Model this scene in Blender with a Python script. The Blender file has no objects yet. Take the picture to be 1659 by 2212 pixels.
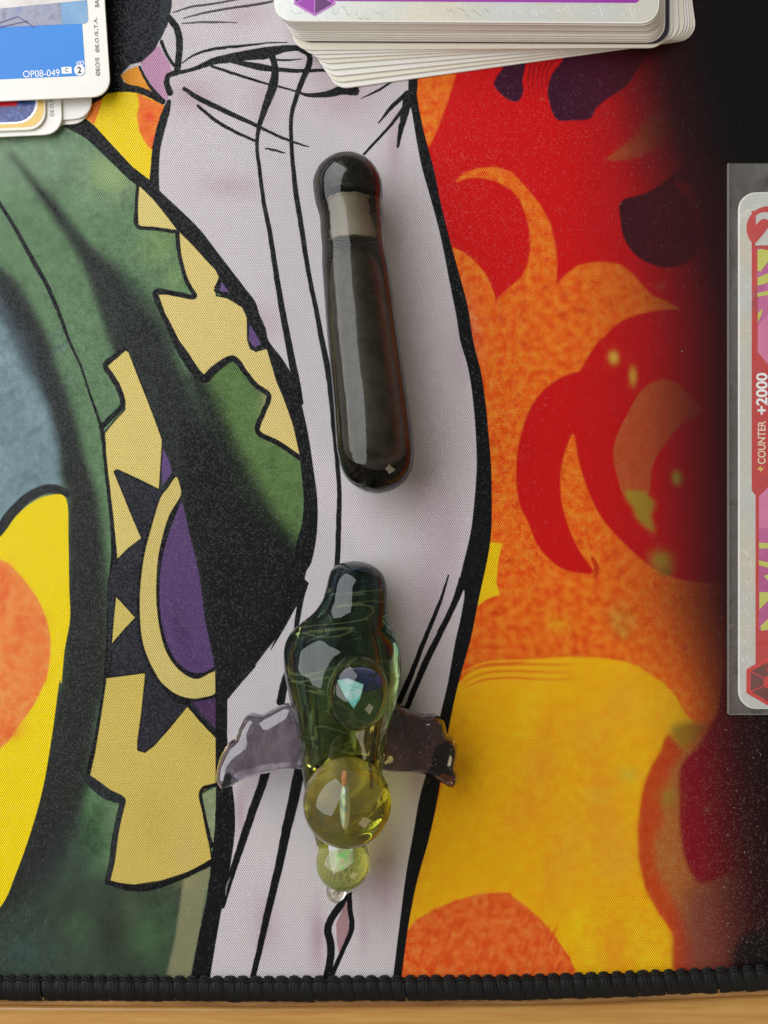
import bpy, bmesh, math, random
import numpy as np
from mathutils import Vector, Matrix
random.seed(7); rng = np.random.default_rng(7)

# ------------------------------------------------------------------ camera, world, lamps
MM = 0.001
H = 160.0                      # lens height above the mat, mm
K = 12.66                      # traced units per mm on the mat plane
W_D, H_D = 1659.0, 2212.0
sc = bpy.context.scene
COL = sc.collection
cam_d = bpy.data.cameras.new('camera'); cam = bpy.data.objects.new('camera', cam_d); COL.objects.link(cam)
cam.location = (0, 0, H * MM)
cam_d.sensor_fit = 'VERTICAL'; cam_d.sensor_height = 24.0
cam_d.lens = 24.0 * H / (H_D / K)
cam_d.clip_start = 0.005; cam_d.clip_end = 20
sc.camera = cam
w = bpy.data.worlds.new('World'); sc.world = w; w.use_nodes = True
w.node_tree.nodes['Background'].inputs[0].default_value = (1.0, 0.93, 0.84, 1)
w.node_tree.nodes['Background'].inputs[1].default_value = 0.14

def area(name, loc, target, sx, sy, power, color):
    d = bpy.data.lights.new(name, 'AREA'); d.shape = 'RECTANGLE'; d.size = sx; d.size_y = sy
    d.energy = power; d.color = color
    o = bpy.data.objects.new(name, d); COL.objects.link(o); o.location = loc
    o.rotation_euler = (Vector(target) - Vector(loc)).to_track_quat('-Z', 'Y').to_euler()
    return o
area('window_light', (-0.42, 0.22, 0.36), (0, 0, 0), 1.0, 0.66, 7.6, (0.95, 0.97, 1.0))
area('ceiling_lamp', (0.62, -0.60, 0.50), (0, 0, 0), 0.34, 0.44, 1.7, (1.0, 0.80, 0.55))
sc.view_settings.view_transform = 'Standard'; sc.view_settings.look = 'None'
sc.view_settings.exposure = 0.0; sc.view_settings.gamma = 1.0
sc.cycles.use_denoising = True
sc.cycles.max_bounces = 24; sc.cycles.transmission_bounces = 20; sc.cycles.glossy_bounces = 8
sc.cycles.transparent_max_bounces = 16
sc.cycles.caustics_reflective = True; sc.cycles.caustics_refractive = True
sc.cycles.blur_glossy = 0.3; sc.cycles.sample_clamp_indirect = 4.0

# ------------------------------------------------------------------ helpers
def D2(x, y, z=0.0):
    """photo-traced point (1659 x 2212) seen at height z -> millimetres on the table"""
    f = (H - z) / H
    return ((x - W_D / 2) / K * f, (H_D / 2 - y) / K * f)
def T(i, j, pts):
    return [(553.0 * i + x / 3.0, 737.33 * j + y / 3.0) for x, y in pts]
def s2l(c):
    out = []
    for v in c:
        v = v / 255.0
        out.append(v / 12.92 if v <= 0.04045 else ((v + 0.055) / 1.055) ** 2.4)
    return out
def tag(o, label=None, cat=None, group=None, kind=None):
    if label: o['label'] = label
    if cat: o['category'] = cat
    if group: o['group'] = group
    if kind: o['kind'] = kind
    return o
def mesh_obj(name, verts, faces, mat=None, parent=None, smooth=False, mm=True):
    me = bpy.data.meshes.new(name)
    if mm: verts = [(v[0] * MM, v[1] * MM, v[2] * MM) for v in verts]
    me.from_pydata(verts, [], faces); me.update()
    if smooth: me.polygons.foreach_set('use_smooth', [True] * len(me.polygons))
    if mat: me.materials.append(mat)
    o = bpy.data.objects.new(name, me); COL.objects.link(o)
    if parent: o.parent = parent
    return o
def empty(name, loc=(0, 0, 0), rz=0.0):
    o = bpy.data.objects.new(name, None); COL.objects.link(o)
    o.location = [c * MM for c in loc]; o.rotation_euler = (0, 0, rz); o.empty_display_size = 0.005
    return o
def catmull(pts, n=6, closed=False):
    P = [np.array(p, float) for p in pts]; out = []
    m = len(P)
    rngi = range(m) if closed else range(m - 1)
    for i in rngi:
        if closed: p0, p1, p2, p3 = P[(i - 1) % m], P[i], P[(i + 1) % m], P[(i + 2) % m]
        else: p0, p1, p2, p3 = P[max(i - 1, 0)], P[i], P[i + 1], P[min(i + 2, m - 1)]
        for k in range(n):
            t = k / n
            out.append(0.5 * ((2 * p1) + (-p0 + p2) * t + (2 * p0 - 5 * p1 + 4 * p2 - p3) * t * t + (-p0 + 3 * p1 - 3 * p2 + p3) * t ** 3))
    if not closed: out.append(P[-1])
    return [tuple(p) for p in out]

class NT:
    def __init__(s, name):
        s.m = bpy.data.materials.new(name); s.m.use_nodes = True
        s.t = s.m.node_tree; s.b = s.t.nodes['Principled BSDF']; s.out = s.t.nodes['Material Output']
    def n(s, typ, **kw):
        nd = s.t.nodes.new(typ)
        for k, v in kw.items(): setattr(nd, k, v)
        return nd
    def l(s, a, b): s.t.links.new(a, b)
    def math(s, op, a, b=None, c=None):
        nd = s.n('ShaderNodeMath', operation=op)
        for i, v in enumerate((a, b, c)):
            if v is None: continue
            if isinstance(v, (int, float)): nd.inputs[i].default_value = v
            else: s.l(v, nd.inputs[i])
        return nd.outputs[0]
    def mix(s, f, a, b, bt='MIX'):
        nd = s.n('ShaderNodeMix', data_type='RGBA', blend_type=bt)
        for sock, v in ((nd.inputs[0], f), (nd.inputs[6], a), (nd.inputs[7], b)):
            if isinstance(v, (int, float)): sock.default_value = v
            elif isinstance(v, (tuple, list)): sock.default_value = (*v[:3], 1)
            else: s.l(v, sock)
        return nd.outputs[2]
    def noise(s, scale, detail=2, rough=0.5, vec=None, dist=0.0):
        nd = s.n('ShaderNodeTexNoise'); nd.inputs['Scale'].default_value = scale
        nd.inputs['Detail'].default_value = detail; nd.inputs['Roughness'].default_value = rough
        nd.inputs['Distortion'].default_value = dist
        s.l(vec if vec is not None else s.obj(), nd.inputs['Vector'])
        return nd.outputs[0]
    def obj(s):
        if not hasattr(s, '_o'): s._o = s.n('ShaderNodeTexCoord').outputs['Object']
        return s._o
    def ramp(s, f, stops, interp='LINEAR'):
        nd = s.n('ShaderNodeValToRGB'); cr = nd.color_ramp; cr.interpolation = interp
        while len(cr.elements) < len(stops): cr.elements.new(0.5)
        for e, (p, c) in zip(cr.elements, stops):
            e.position = p; e.color = (*c[:3], 1) if len(c) >= 3 else (c[0], c[0], c[0], 1)
        s.l(f, nd.inputs[0]); return nd.outputs[0]
    def bump(s, h, strength, dist):
        nd = s.n('ShaderNodeBump'); nd.inputs['Strength'].default_value = strength
        nd.inputs['Distance'].default_value = dist; s.l(h, nd.inputs['Height'])
        return nd.outputs[0]
    def set(s, **kw):
        for k, v in kw.items():
            k = k.replace('_', ' ')
            if isinstance(v, (int, float)): s.b.inputs[k].default_value = v
            elif isinstance(v, (tuple, list)): s.b.inputs[k].default_value = (*v[:3], 1)
            else: s.l(v, s.b.inputs[k])
        return s

def plain(name, rgb, rough=0.5, nz=0.06, scale=900, bump=0.0, **kw):
    """solid colour with faint tonal variation"""
    a = NT(name); c = s2l(rgb)
    f = a.noise(scale, 3)
    lo = [v * (1 - nz) for v in c]; hi = [min(1, v * (1 + nz)) for v in c]
    a.set(Base_Color=a.mix(f, lo, hi), Roughness=rough, **kw)
    if bump: a.set(Normal=a.bump(f, bump, 0.00005))
    return a.m

# ------------------------------------------------------------------ the printed design of the mat (vector shapes rasterised to a colour grid)
X0, Y0, X1, Y1 = -64, -64, 1728, 2112
GW, GH = X1 - X0, Y1 - Y0
IMG = np.zeros((GH + 1, GW + 1, 4), np.float32)
YY, XX = np.mgrid[Y0:Y1 + 1, X0:X1 + 1].astype(np.float32)
def mask_poly(pts):
    P = np.array(pts, float)
    x0 = int(max(X0, math.floor(P[:, 0].min()) - 1)); x1 = int(min(X1, math.ceil(P[:, 0].max()) + 2))
    y0 = int(max(Y0, math.floor(P[:, 1].min()) - 1)); y1 = int(min(Y1, math.ceil(P[:, 1].max()) + 2))
    if x1 <= x0 or y1 <= y0: return None
    w_, h_ = x1 - x0 + 1, y1 - y0 + 1
    SS = 3
    acc = np.zeros((h_, w_ + 2))
    for k in range(len(P)):
        ax, ay = P[k]; bx, by = P[(k + 1) % len(P)]
        if ay == by: continue
        sgn = 1.0
        if ay > by: ax, ay, bx, by = bx, by, ax, ay; sgn = -1.0
        r0 = math.ceil((ay - y0 + 0.5) * SS - 0.5); r1 = math.ceil((by - y0 + 0.5) * SS - 0.5)
        r = np.arange(max(r0, 0), min(r1, h_ * SS))
        if len(r) == 0: continue
        ys = (r + 0.5) / SS - 0.5 + y0
        xs = ax + (ys - ay) * (bx - ax) / (by - ay)
        xs = np.clip(xs - x0 + 0.5, 0, w_)
        fx = np.floor(xs).astype(int); fr = xs - fx
        np.add.at(acc, (r // SS, fx), sgn * (1 - fr) / SS)
        np.add.at(acc, (r // SS, fx + 1), sgn * fr / SS)
    m = np.clip(np.abs(np.cumsum(acc, axis=1)[:, :w_]), 0, 1).astype(np.float32)
    return m, x0, y0
def boxblur(m, r):
    for ax in (0, 1):
        for _ in range(2):
            p = np.pad(m, [(r + 1, r) if a == ax else (0, 0) for a in (0, 1)], mode='edge')
            c = np.cumsum(p, axis=ax, dtype=np.float64)
            if ax == 0: m = ((c[2 * r + 1:] - c[:-2 * r - 1]) / (2 * r + 1)).astype(np.float32)
            else: m = ((c[:, 2 * r + 1:] - c[:, :-2 * r - 1]) / (2 * r + 1)).astype(np.float32)
    return m
def put(m, x0, y0, color, alpha=1.0, mott=0.0):
    h_, w_ = m.shape
    reg = IMG[y0 - Y0:y0 - Y0 + h_, x0 - X0:x0 - X0 + w_]
    a = (m * alpha)[:reg.shape[0], :reg.shape[1], None]
    c = np.array(s2l(color) + [mott], np.float32)
    reg[:] = reg * (1 - a) + c * a
def poly(pts, color, alpha=1.0, soft=0, mott=0.0, smooth=False):
    if smooth: pts = catmull(pts, 5, True)
    if soft:
        P = np.array(pts); pad = 2 * soft + 2
        x0 = int(max(X0, P[:, 0].min() - pad)); x1 = int(min(X1, P[:, 0].max() + pad))
        y0 = int(max(Y0, P[:, 1].min() - pad)); y1 = int(min(Y1, P[:, 1].max() + pad))
        r = mask_poly(pts)
        if r is None: return
        m, mx, my = r
        big = np.zeros((y1 - y0 + 1, x1 - x0 + 1), np.float32)
        sy, sx = my - y0, mx - x0
        hh = min(m.shape[0], big.shape[0] - sy); ww = min(m.shape[1], big.shape[1] - sx)
        big[sy:sy + hh, sx:sx + ww] = m[:hh, :ww]
        put(boxblur(big, soft), x0, y0, color, alpha, mott)
    else:
        r = mask_poly(pts)
        if r: put(r[0], r[1], r[2], color, alpha, mott)
def stroke(pts, widths, color=None, alpha=1.0, soft=0, mott=0.0, wob=0.35):
    """pts in traced units; widths full width (scalar or list), tapered"""
    if isinstance(widths, (int, float)): widths = [widths] * len(pts)
    q = catmull([(p[0], p[1], w_) for p, w_ in zip(pts, widths)], 6)
    q = np.array(q); d = np.gradient(q[:, :2], axis=0)
    L = np.hypot(d[:, 0], d[:, 1]) + 1e-6; nrm = np.stack([-d[:, 1] / L, d[:, 0] / L], 1)
    hw = np.maximum(q[:, 2], 0.6)[:, None] / 2
    jit = rng.normal(0, wob, (len(q), 1)) if not soft else 0
    a = q[:, :2] + nrm * (hw + jit); b = q[:, :2] - nrm * (hw - jit * 0.5)
    t0 = d[0] / L[0]; t1 = d[-1] / L[-1]
    cap = lambda c, t, n_, h_: [tuple(c + t * h_ * 0.8 * math.cos(u) + n_ * h_ * math.sin(u)) for u in (0.9, 0, -0.9)]
    pp = [tuple(v) for v in a] + cap(q[-1, :2], t1, nrm[-1], float(hw[-1, 0])) + [tuple(v) for v in b[::-1]] + [tuple(q[0, :2] - t0 * float(hw[0, 0]) * 0.6)]
    poly(pp, color or INK, alpha, soft, mott)
def blob(x, y, rx, ry, color, alpha=1.0, ang=0.0, p=1.0, mott=None):
    R = max(rx, ry) * 2.4
    xa, xb = int(max(X0, x - R)), int(min(X1, x + R)); ya, yb = int(max(Y0, y - R)), int(min(Y1, y + R))
    if xb <= xa or yb <= ya: return
    sx = XX[ya - Y0:yb - Y0 + 1, xa - X0:xb - X0 + 1] - x; sy = YY[ya - Y0:yb - Y0 + 1, xa - X0:xb - X0 + 1] - y
    c, s = math.cos(ang), math.sin(ang)
    u = (sx * c + sy * s) / rx; v = (-sx * s + sy * c) / ry
    m = np.exp(-np.power(u * u + v * v, p) * 1.2).astype(np.float32)
    reg = IMG[ya - Y0:yb - Y0 + 1, xa - X0:xb - X0 + 1]
    a = (m * alpha)[..., None]; col = np.array(s2l(color) + [0.0 if mott is None else mott], np.float32)
    if mott is None: reg[..., :3] = reg[..., :3] * (1 - a) + col[:3] * a
    else: reg[:] = reg * (1 - a) + col * a
def smooth_noise(scale, seed=0):
    g = np.random.default_rng(seed); nh, nw = int(GH / scale) + 3, int(GW / scale) + 3
    n = g.random((nh, nw)).astype(np.float32)
    yy = (YY - Y0) / scale; xx = (XX - X0) / scale
    iy = yy.astype(int); ix = xx.astype(int); fy = yy - iy; fx = xx - ix
    fy = fy * fy * (3 - 2 * fy); fx = fx * fx * (3 - 2 * fx)
    return (n[iy, ix] * (1 - fx) + n[iy, ix + 1] * fx) * (1 - fy) + (n[iy + 1, ix] * (1 - fx) + n[iy + 1, ix + 1] * fx) * fy

INK = (11, 12, 15)
WHITE = (217, 210, 213); YTR = (230, 210, 122); YEL = (255, 226, 4); GRN = (98, 138, 92)
ORG = (250, 122, 24); RED = (222, 10, 12)
IMG[:] = np.array(s2l(WHITE) + [0.0], np.float32)

# --- flames to the right of the leg
rightside = T(1, 0, [(1020, -200), (1020, 600), (1075, 900), (1165, 1320), (1285, 1780), (1375, 2211)]) + \
    T(1, 1, [(1430, 200), (1470, 560), (1470, 1250), (1400, 1650), (1280, 2211)]) + T(1, 2, [(1210, 400), (1080, 1060), (980, 1460), (910, 1990)]) + [(1740, 2120), (1740, -80)]
poly(rightside, ORG, mott=0.85)
red1 = T(1, 0, [(1340, -200), (1310, 440), (1250, 640), (1180, 830), (1125, 950), (1090, 930), (1130, 1120), (1165, 1320), (1240, 1600), (1270, 1600), (1340, 1630), (1420, 1690), (1500, 1790), (1545, 1900), (1556, 1955), (1600, 1900), (1659, 1850)]) + \
    T(2, 0, [(60, 1800), (100, 1720), (120, 1620), (115, 1500), (95, 1400), (50, 1290), (0, 1230)]) + \
    T(1, 0, [(1630, 1215), (1560, 1175), (1450, 1150), (1370, 1155), (1290, 1183), (1350, 1120), (1440, 1090), (1560, 1083), (1659, 1115)]) + \
    T(2, 0, [(80, 1200), (180, 1320), (250, 1450), (285, 1600), (295, 1700), (288, 1845), (350, 1780), (430, 1720), (520, 1700), (600, 1695), (700, 1712), (780, 1770), (850, 1850), (910, 1915), (1000, 1950), (1095, 2003),
              (1300, 2000), (1659, 1900), (1659, -200)])
poly(red1, RED, soft=1)
red2 = T(2, 1, [(560, 0), (480, 120), (440, 190), (380, 207), (290, 250), (200, 320), (120, 430), (70, 560), (35, 720), (28, 900), (50, 1060), (95, 1150), (120, 1210), (160, 1310), (230, 1400), (320, 1470), (420, 1500), (530, 1498),
                (460, 1390), (400, 1280), (345, 1130), (320, 1000), (318, 850), (345, 720), (400, 600), (430, 760), (480, 930), (560, 1110), (660, 1240), (780, 1360), (900, 1460), (1050, 1530), (1200, 1560), (1400, 1570), (1700, 1570), (1700, -220)]) + \
    T(2, 0, [(1090, 2003), (950, 2012), (830, 2035), (720, 2075), (640, 2135), (600, 2185)])
poly(catmull(red2, 4, True), (214, 12, 12), soft=1)
stroke(T(2, 1, [(520, 1400), (550, 1470), (540, 1540)]), [6, 12, 3], (200, 30, 10), 0.8)
# yellow
yel = T(1, 1, [(1300, 2230), (1400, 2125), (1560, 2100), (1659, 2105)]) + T(2, 1, [(80, 2078), (180, 2055), (350, 2045), (560, 2050), (720, 2068), (830, 2110), (900, 2160), (980, 2211)]) + \
    T(2, 2, [(1060, 80), (1110, 180), (1180, 260), (1010, 330), (960, 450), (880, 600), (840, 760), (820, 950), (825, 1150), (870, 1350), (960, 1520), (1040, 1650), (1100, 1990)]) + T(1, 2, [(900, 1990), (1000, 1460), (1200, 680), (1250, 200)])
poly(yel, (255, 190, 6), mott=0.22, soft=1)
poly(T(1, 1, [(1500, 1300), (1600, 1310), (1575, 1400), (1558, 1560), (1580, 1640), (1500, 1670), (1400, 1740)]), (250, 208, 10), mott=0.1)
for k in range(7):
    y = 2075 + k * 22
    stroke(T(1, 1, [(1340, y + 70), (1480, y + 10), (1659, y - 4)]) + T(2, 1, [(250, y - 6 + k * 3), (420, y)]), [2, 5, 6, 4, 1], (244, 120, 20) if k % 2 else (255, 190, 30), 0.75)
for k in range(26):
    x = random.uniform(1120, 1560); y = random.uniform(1500, 2090)
    blob(x, y, random.uniform(18, 50), random.uniform(40, 110), random.choice([(248, 160, 30), (255, 215, 30), (246, 176, 50)]), 0.45, random.uniform(-0.2, 0.6))
blob(1106 + 760 / 3, 1475 + 600 / 3, 22, 20, (225, 205, 60), 0.7); blob(1106 + 540 / 3, 1475 + 740 / 3, 26, 22, (240, 200, 50), 0.6)
blob(1106 + 400 / 3, 1475 + 1600 / 3, 16, 60, (255, 220, 0), 0.7, 0.5)
# lower orange disc
poly(T(1, 2, [(960, 1640), (1030, 1545), (1150, 1470), (1300, 1410), (1450, 1370), (1600, 1358), (1659, 1366)]) + T(2, 2, [(0, 1385), (80, 1440), (200, 1550), (300, 1680), (380, 1800), (450, 1990)]) + T(1, 2, [(930, 1990)]), (248, 118, 42), mott=0.8, soft=1)
for k in range(46):
    x = random.uniform(890, 1220); y = random.uniform(1945, 2100)
    if (x - 1070) ** 2 / 190 ** 2 + (y - 2110) ** 2 / 170 ** 2 < 0.95:
        stroke([(x, y), (x - 6, y + 14), (x - 10, y + 26)], [2, random.uniform(4, 9), 2], (236, 62, 20), 0.55)
for k in range(70):     # red flecks in the orange flame
    x = random.uniform(1000, 1500); y = random.uniform(620, 1420)
    if x > 960 + (y - 600) * 0.05 and IMG[int(y) - Y0, int(x) - X0, 3] > 0.5:
        blob(x, y, random.uniform(3, 8), random.uniform(4, 12), (216, 60, 14), 0.7)
# crescent lower right
poly(T(2, 2, [(1015, 330), (960, 450), (880, 600), (840, 760), (820, 950), (825, 1150), (870, 1350), (960, 1520), (1040, 1650), (1110, 1990), (1800, 1990), (1800, 200), (1250, 260), (1130, 420)]), (206, 78, 24), mott=0.5, soft=4, smooth=True)
poly(T(2, 2, [(1090, 470), (1010, 620), (970, 760), (980, 900), (930, 1010), (920, 1150), (970, 1300), (1060, 1450), (1130, 1600), (1200, 1990), (1800, 1990), (1800, 300), (1250, 330)]), (190, 118, 52), 0.9, soft=5, mott=0.3)
poly(T(2, 2, [(1180, 1300), (1100, 1450), (1120, 1700), (1110, 1990), (1800, 1990), (1800, 1200), (1400, 1230)]), (128, 62, 62), 0.75, soft=22)
poly(T(2, 2, [(1210, 400), (1120, 500), (1085, 600), (1085, 850), (1110, 1100), (1160, 1240), (1210, 1312), (1290, 1305), (1380, 1262), (1500, 1230), (1800, 1230), (1800, -300), (1400, -100), (1330, 200)]), (150, 8, 30), 1.0, soft=3, smooth=True)
poly(T(2, 2, [(1020, 280), (1120, 250), (1260, 265), (1200, 375), (1105, 440), (1040, 350)]), (150, 128, 34), 0.85, soft=7)
blob(1106 + 1020 / 3, 1475 + 745 / 3, 20, 22, (172, 142, 44), 0.85); blob(1106 + 1268 / 3, 1475 + 820 / 3, 7, 6, (170, 110, 90), 0.8)
# inner shapes in the red
poly(T(2, 1, [(830, 330), (920, 262), (1010, 246), (1090, 285), (1150, 360), (1240, 440), (1180, 480), (1080, 560), (980, 680), (920, 790), (900, 900), (890, 980), (800, 1010), (720, 990), (690, 900), (665, 800), (658, 700), (690, 590), (750, 470)]), (206, 96, 44), 0.92, mott=0.5, smooth=True)
poly(T(2, 1, [(740, 960), (860, 970), (930, 1050), (900, 1130), (930, 1245), (850, 1190), (800, 1130), (790, 1080), (735, 1010)]), (178, 160, 44), 0.9, soft=4)
for x, y, rx, ry, c in [(1070, 885, 11, 16, (190, 186, 70)), (970, 1425, 26, 24, (180, 160, 48)), (660, 105, 12, 15, (236, 196, 74)), (785, 225, 9, 22, (226, 176, 62)), (300, 1830, 24, 19, (248, 180, 30)), (700, 1790, 34, 26, (226, 150, 46)), (715, 1880, 22, 20, (220, 140, 40)), (375, 1100, 8, 12, (250, 170, 40)), (1000, 1490, 16, 12, (160, 130, 40))]:
    blob(1106 + x / 3, 737.33 + y / 3, rx, ry, c, 0.9, p=1.4)
blob(1106 + 970 / 3, 1855 / 3, 8, 8, (200, 110, 70), 0.7)
poly(T(2, 0, [(612, 1030), (700, 960), (800, 880), (850, 790), (920, 720), (1030, 660), (1140, 600), (1120, 720), (1060, 830), (960, 930), (860, 1000), (750, 1035), (660, 1042)]), (206, 100, 44), 0.85, soft=1, mott=0.3)
# dark purple shapes
DP = (62, 14, 44)
poly(T(1, 0, [(1640, 380), (1600, 440), (1543, 540), (1600, 620), (1659, 655)]) + T(2, 0, [(45, 655), (75, 590), (70, 520), (90, 420), (110, 300)]), DP, soft=1, smooth=True)
poly(T(2, 0, [(380, 300), (330, 390), (260, 480), (235, 570), (240, 650), (290, 772), (400, 780), (505, 770), (550, 700), (620, 640), (740, 560), (800, 470), (860, 380), (930, 260)]), DP, soft=1, smooth=True)
for k in range(5):
    stroke(T(2, 0, [(150 + k * 45, 330), (115 + k * 32, 440), (105 + k * 30, 540), (120 + k * 30, 640)]), [4, 4, 3, 1], (128, 8, 26), 0.6)
poly(T(2, 0, [(1800, 500), (1330, 700), (1290, 850), (1240, 950), (1140, 1060), (1010, 1160), (870, 1250), (710, 1303), (705, 1430), (730, 1550), (800, 1650), (900, 1710), (1020, 1735), (1140, 1700), (1200, 1620), (1222, 1520), (1190, 1440),
              (1190, 1370), (1150, 1290), (1060, 1192), (1140, 1183), (1220, 1230), (1270, 1320), (1330, 1500), (1800, 1500)]), (34, 10, 24), 1.0, soft=1, smooth=True)
blob(1106 + 895 / 3, 1600 / 3, 5, 9, (120, 20, 30), 0.6)
# fade to black towards the right hand edge of the design
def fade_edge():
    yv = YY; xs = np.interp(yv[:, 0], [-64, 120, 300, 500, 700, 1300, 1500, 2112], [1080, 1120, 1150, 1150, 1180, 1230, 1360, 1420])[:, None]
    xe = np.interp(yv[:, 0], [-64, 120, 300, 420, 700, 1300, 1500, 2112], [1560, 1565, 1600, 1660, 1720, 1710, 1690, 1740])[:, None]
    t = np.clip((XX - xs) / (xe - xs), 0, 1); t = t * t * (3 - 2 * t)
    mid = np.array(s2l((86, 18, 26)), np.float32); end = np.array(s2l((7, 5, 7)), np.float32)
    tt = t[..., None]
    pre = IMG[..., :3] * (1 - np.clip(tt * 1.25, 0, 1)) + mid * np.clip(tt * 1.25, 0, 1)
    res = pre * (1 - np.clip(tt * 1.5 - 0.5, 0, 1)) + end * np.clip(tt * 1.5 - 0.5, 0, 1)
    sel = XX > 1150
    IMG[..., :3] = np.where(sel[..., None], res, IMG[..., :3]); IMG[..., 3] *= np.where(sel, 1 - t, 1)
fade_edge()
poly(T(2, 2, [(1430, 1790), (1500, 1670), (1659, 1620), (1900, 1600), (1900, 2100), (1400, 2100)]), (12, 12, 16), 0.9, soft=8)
# --- trouser leg: folds and pink tints
leg = T(1, 0, [(1050, -200), (1050, 505), (1045, 620), (1080, 810), (1110, 930), (1160, 1120), (1200, 1320), (1260, 1560), (1320, 1780), (1375, 1990), (1410, 2211)])
for (i, j, x, y, rx, ry, a) in [(0, 0, 1250, 620, 60, 40, .55), (0, 0, 1500, 1210, 70, 26, .4), (1, 0, 60, 650, 40, 60, .35), (1, 0, 520, 400, 60, 50, .55), (1, 0, 560, 640, 80, 50, .45), (1, 0, 900, 950, 18, 90, .5), (0, 0, 1600, 100, 50, 30, .35),
                                (1, 0, 30, 2090, 50, 40, .35), (1, 1, 1250, 1250, 40, 130, .4), (1, 1, 1130, 1700, 40, 120, .45), (1, 1, 1330, 60, 30, 100, .3), (1, 1, 1100, 1050, 40, 90, .3), (1, 2, 830, 1250, 36, 110, .65), (1, 2, 400, 1650, 18, 80, .7), (1, 2, 60, 1560, 30, 70, .45), (1, 2, 1050, 620, 20, 110, .4),
                                (0, 2, 1560, 850, 14, 60, .6), (1, 2, 700, 1560, 14, 80, .4), (0, 1, 1640, 1950, 30, 40, .2)]:
    blob(553 * i + x / 3, 737.33 * j + y / 3, rx, ry, (190, 160, 174), min(0.9, a * 1.25))
# right outline of the leg
le = T(1, 0, [(992, -200), (990, 505), (985, 620), (1010, 720), (1040, 900), (1075, 1080), (1120, 1240), (1180, 1460), (1220, 1640), (1260, 1850), (1300, 2050), (1325, 2211)]) + \
    T(1, 1, [(1370, 150), (1400, 320), (1420, 520), (1430, 700), (1430, 850), (1415, 1050), (1390, 1250), (1340, 1460), (1315, 1585), (1352, 1620), (1330, 1780), (1290, 1960), (1245, 2211)]) + \
    T(1, 2, [(1200, 190), (1150, 410), (1100, 600), (1060, 750), (1020, 980), (975, 1230), (940, 1500), (915, 1700), (880, 1990)])
re = leg + T(1, 1, [(1460, 200), (1490, 400), (1505, 560), (1525, 800), (1530, 1050), (1525, 1250), (1500, 1420), (1450, 1650), (1400, 1900), (1360, 2050), (1315, 2211)]) + \
    T(1, 2, [(1270, 200), (1230, 420), (1190, 680), (1160, 850), (1110, 1060), (1050, 1270), (1010, 1460), (980, 1640), (935, 1990)])
poly(catmull(le, 4) + catmull(re, 4)[::-1], INK)
def S(parts, w_, **k):
    pts = []
    for i, j, p in parts: pts += T(i, j, p)
    n = len(pts)
    if isinstance(w_, (list, tuple)): ww = np.interp(np.linspace(0, 1, n), np.linspace(0, 1, len(w_)), w_) / 3
    else: ww = [w_ / 3.0] * n
    stroke(pts, list(ww), **k)
S([(1, 1, [(1345, 1540), (1290, 1690), (1200, 1880), (1110, 2060), (1045, 2211)]), (1, 2, [(980, 160)])], [60, 42, 40, 44, 40, 36])
S([(1, 1, [(1250, 1512), (1190, 1700), (1100, 1920), (1030, 2100), (985, 2211)]), (1, 2, [(900, 190)])], [10, 28, 32, 36, 40])
S([(1, 0, [(100, 330), (125, 450), (110, 560), (60, 700), (20, 830), (8, 950), (25, 1100), (50, 1300), (90, 1500), (130, 1760), (170, 2000), (210, 2211)]), (1, 1, [(235, 130), (262, 260), (280, 400)])], [40, 45, 62, 40, 26, 24, 26, 30, 34, 40, 44, 48, 50, 60])
S([(1, 0, [(290, 320), (345, 355), (345, 420), (310, 500), (260, 640), (230, 760), (230, 900), (240, 1050), (260, 1250), (300, 1500), (340, 1760), (390, 2000), (430, 2211)]), (1, 1, [(470, 200), (492, 400), (510, 600), (530, 800), (541, 1000), (537, 1200), (527, 1440), (500, 1700)])], [36, 34, 44, 34, 28, 26, 28, 36, 34, 30, 36, 40, 34, 30, 30, 34, 36, 36])
S([(0, 0, [(1180, 410), (1270, 352), (1400, 315), (1560, 298), (1659, 288)]), (1, 0, [(90, 277), (205, 275)])], [8, 16, 20, 18, 14, 10, 8])
S([(0, 0, [(1130, 475), (1250, 450), (1380, 400), (1500, 375), (1659, 350)]), (1, 0, [(60, 345), (170, 318), (250, 312), (320, 322)])], [30, 26, 46, 60, 72, 80, 50, 40, 34])
S([(0, 0, [(1370, 428), (1500, 472), (1659, 522)]), (1, 0, [(60, 540), (150, 560), (260, 592), (330, 615), (450, 612), (560, 585), (650, 590)])], [18, 20, 18, 14, 14, 14, 24, 40, 62, 60])
S([(0, 0, [(1470, 392), (1659, 428)]), (1, 0, [(60, 440), (150, 450), (300, 460), (470, 452)])], [20, 44, 44, 30, 26, 20])
S([(1, 0, [(90, 385), (200, 390), (300, 382)])], [14, 14, 6])
S([(0, 0, [(1120, 82), (1250, 42), (1400, 22), (1659, -30)])], [8, 14, 14, 10], alpha=.9)
S([(0, 0, [(1190, 120), (1330, 82), (1500, 52), (1659, 30)]), (1, 0, [(110, 8)])], [8, 14, 16, 18, 16], alpha=.9)
S([(0, 0, [(1180, 152), (1350, 143), (1540, 147)])], [8, 16, 6], alpha=.85)
S([(0, 0, [(1190, 572), (1300, 642), (1450, 715), (1659, 812)]), (1, 0, [(80, 852), (220, 912), (345, 952)])], [26, 34, 34, 26, 20, 18, 8])
S([(0, 0, [(1280, 682), (1400, 782), (1540, 862), (1659, 915)]), (1, 0, [(12, 935)])], [20, 24, 22, 16, 10])
S([(1, 0, [(60, 962), (120, 972), (190, 992)])], [10, 16, 8])
S([(1, 0, [(680, 640), (780, 592), (885, 528)])], [6, 16, 14]); S([(1, 0, [(965, 615), (870, 705), (795, 800)])], [30, 26, 8])
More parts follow.
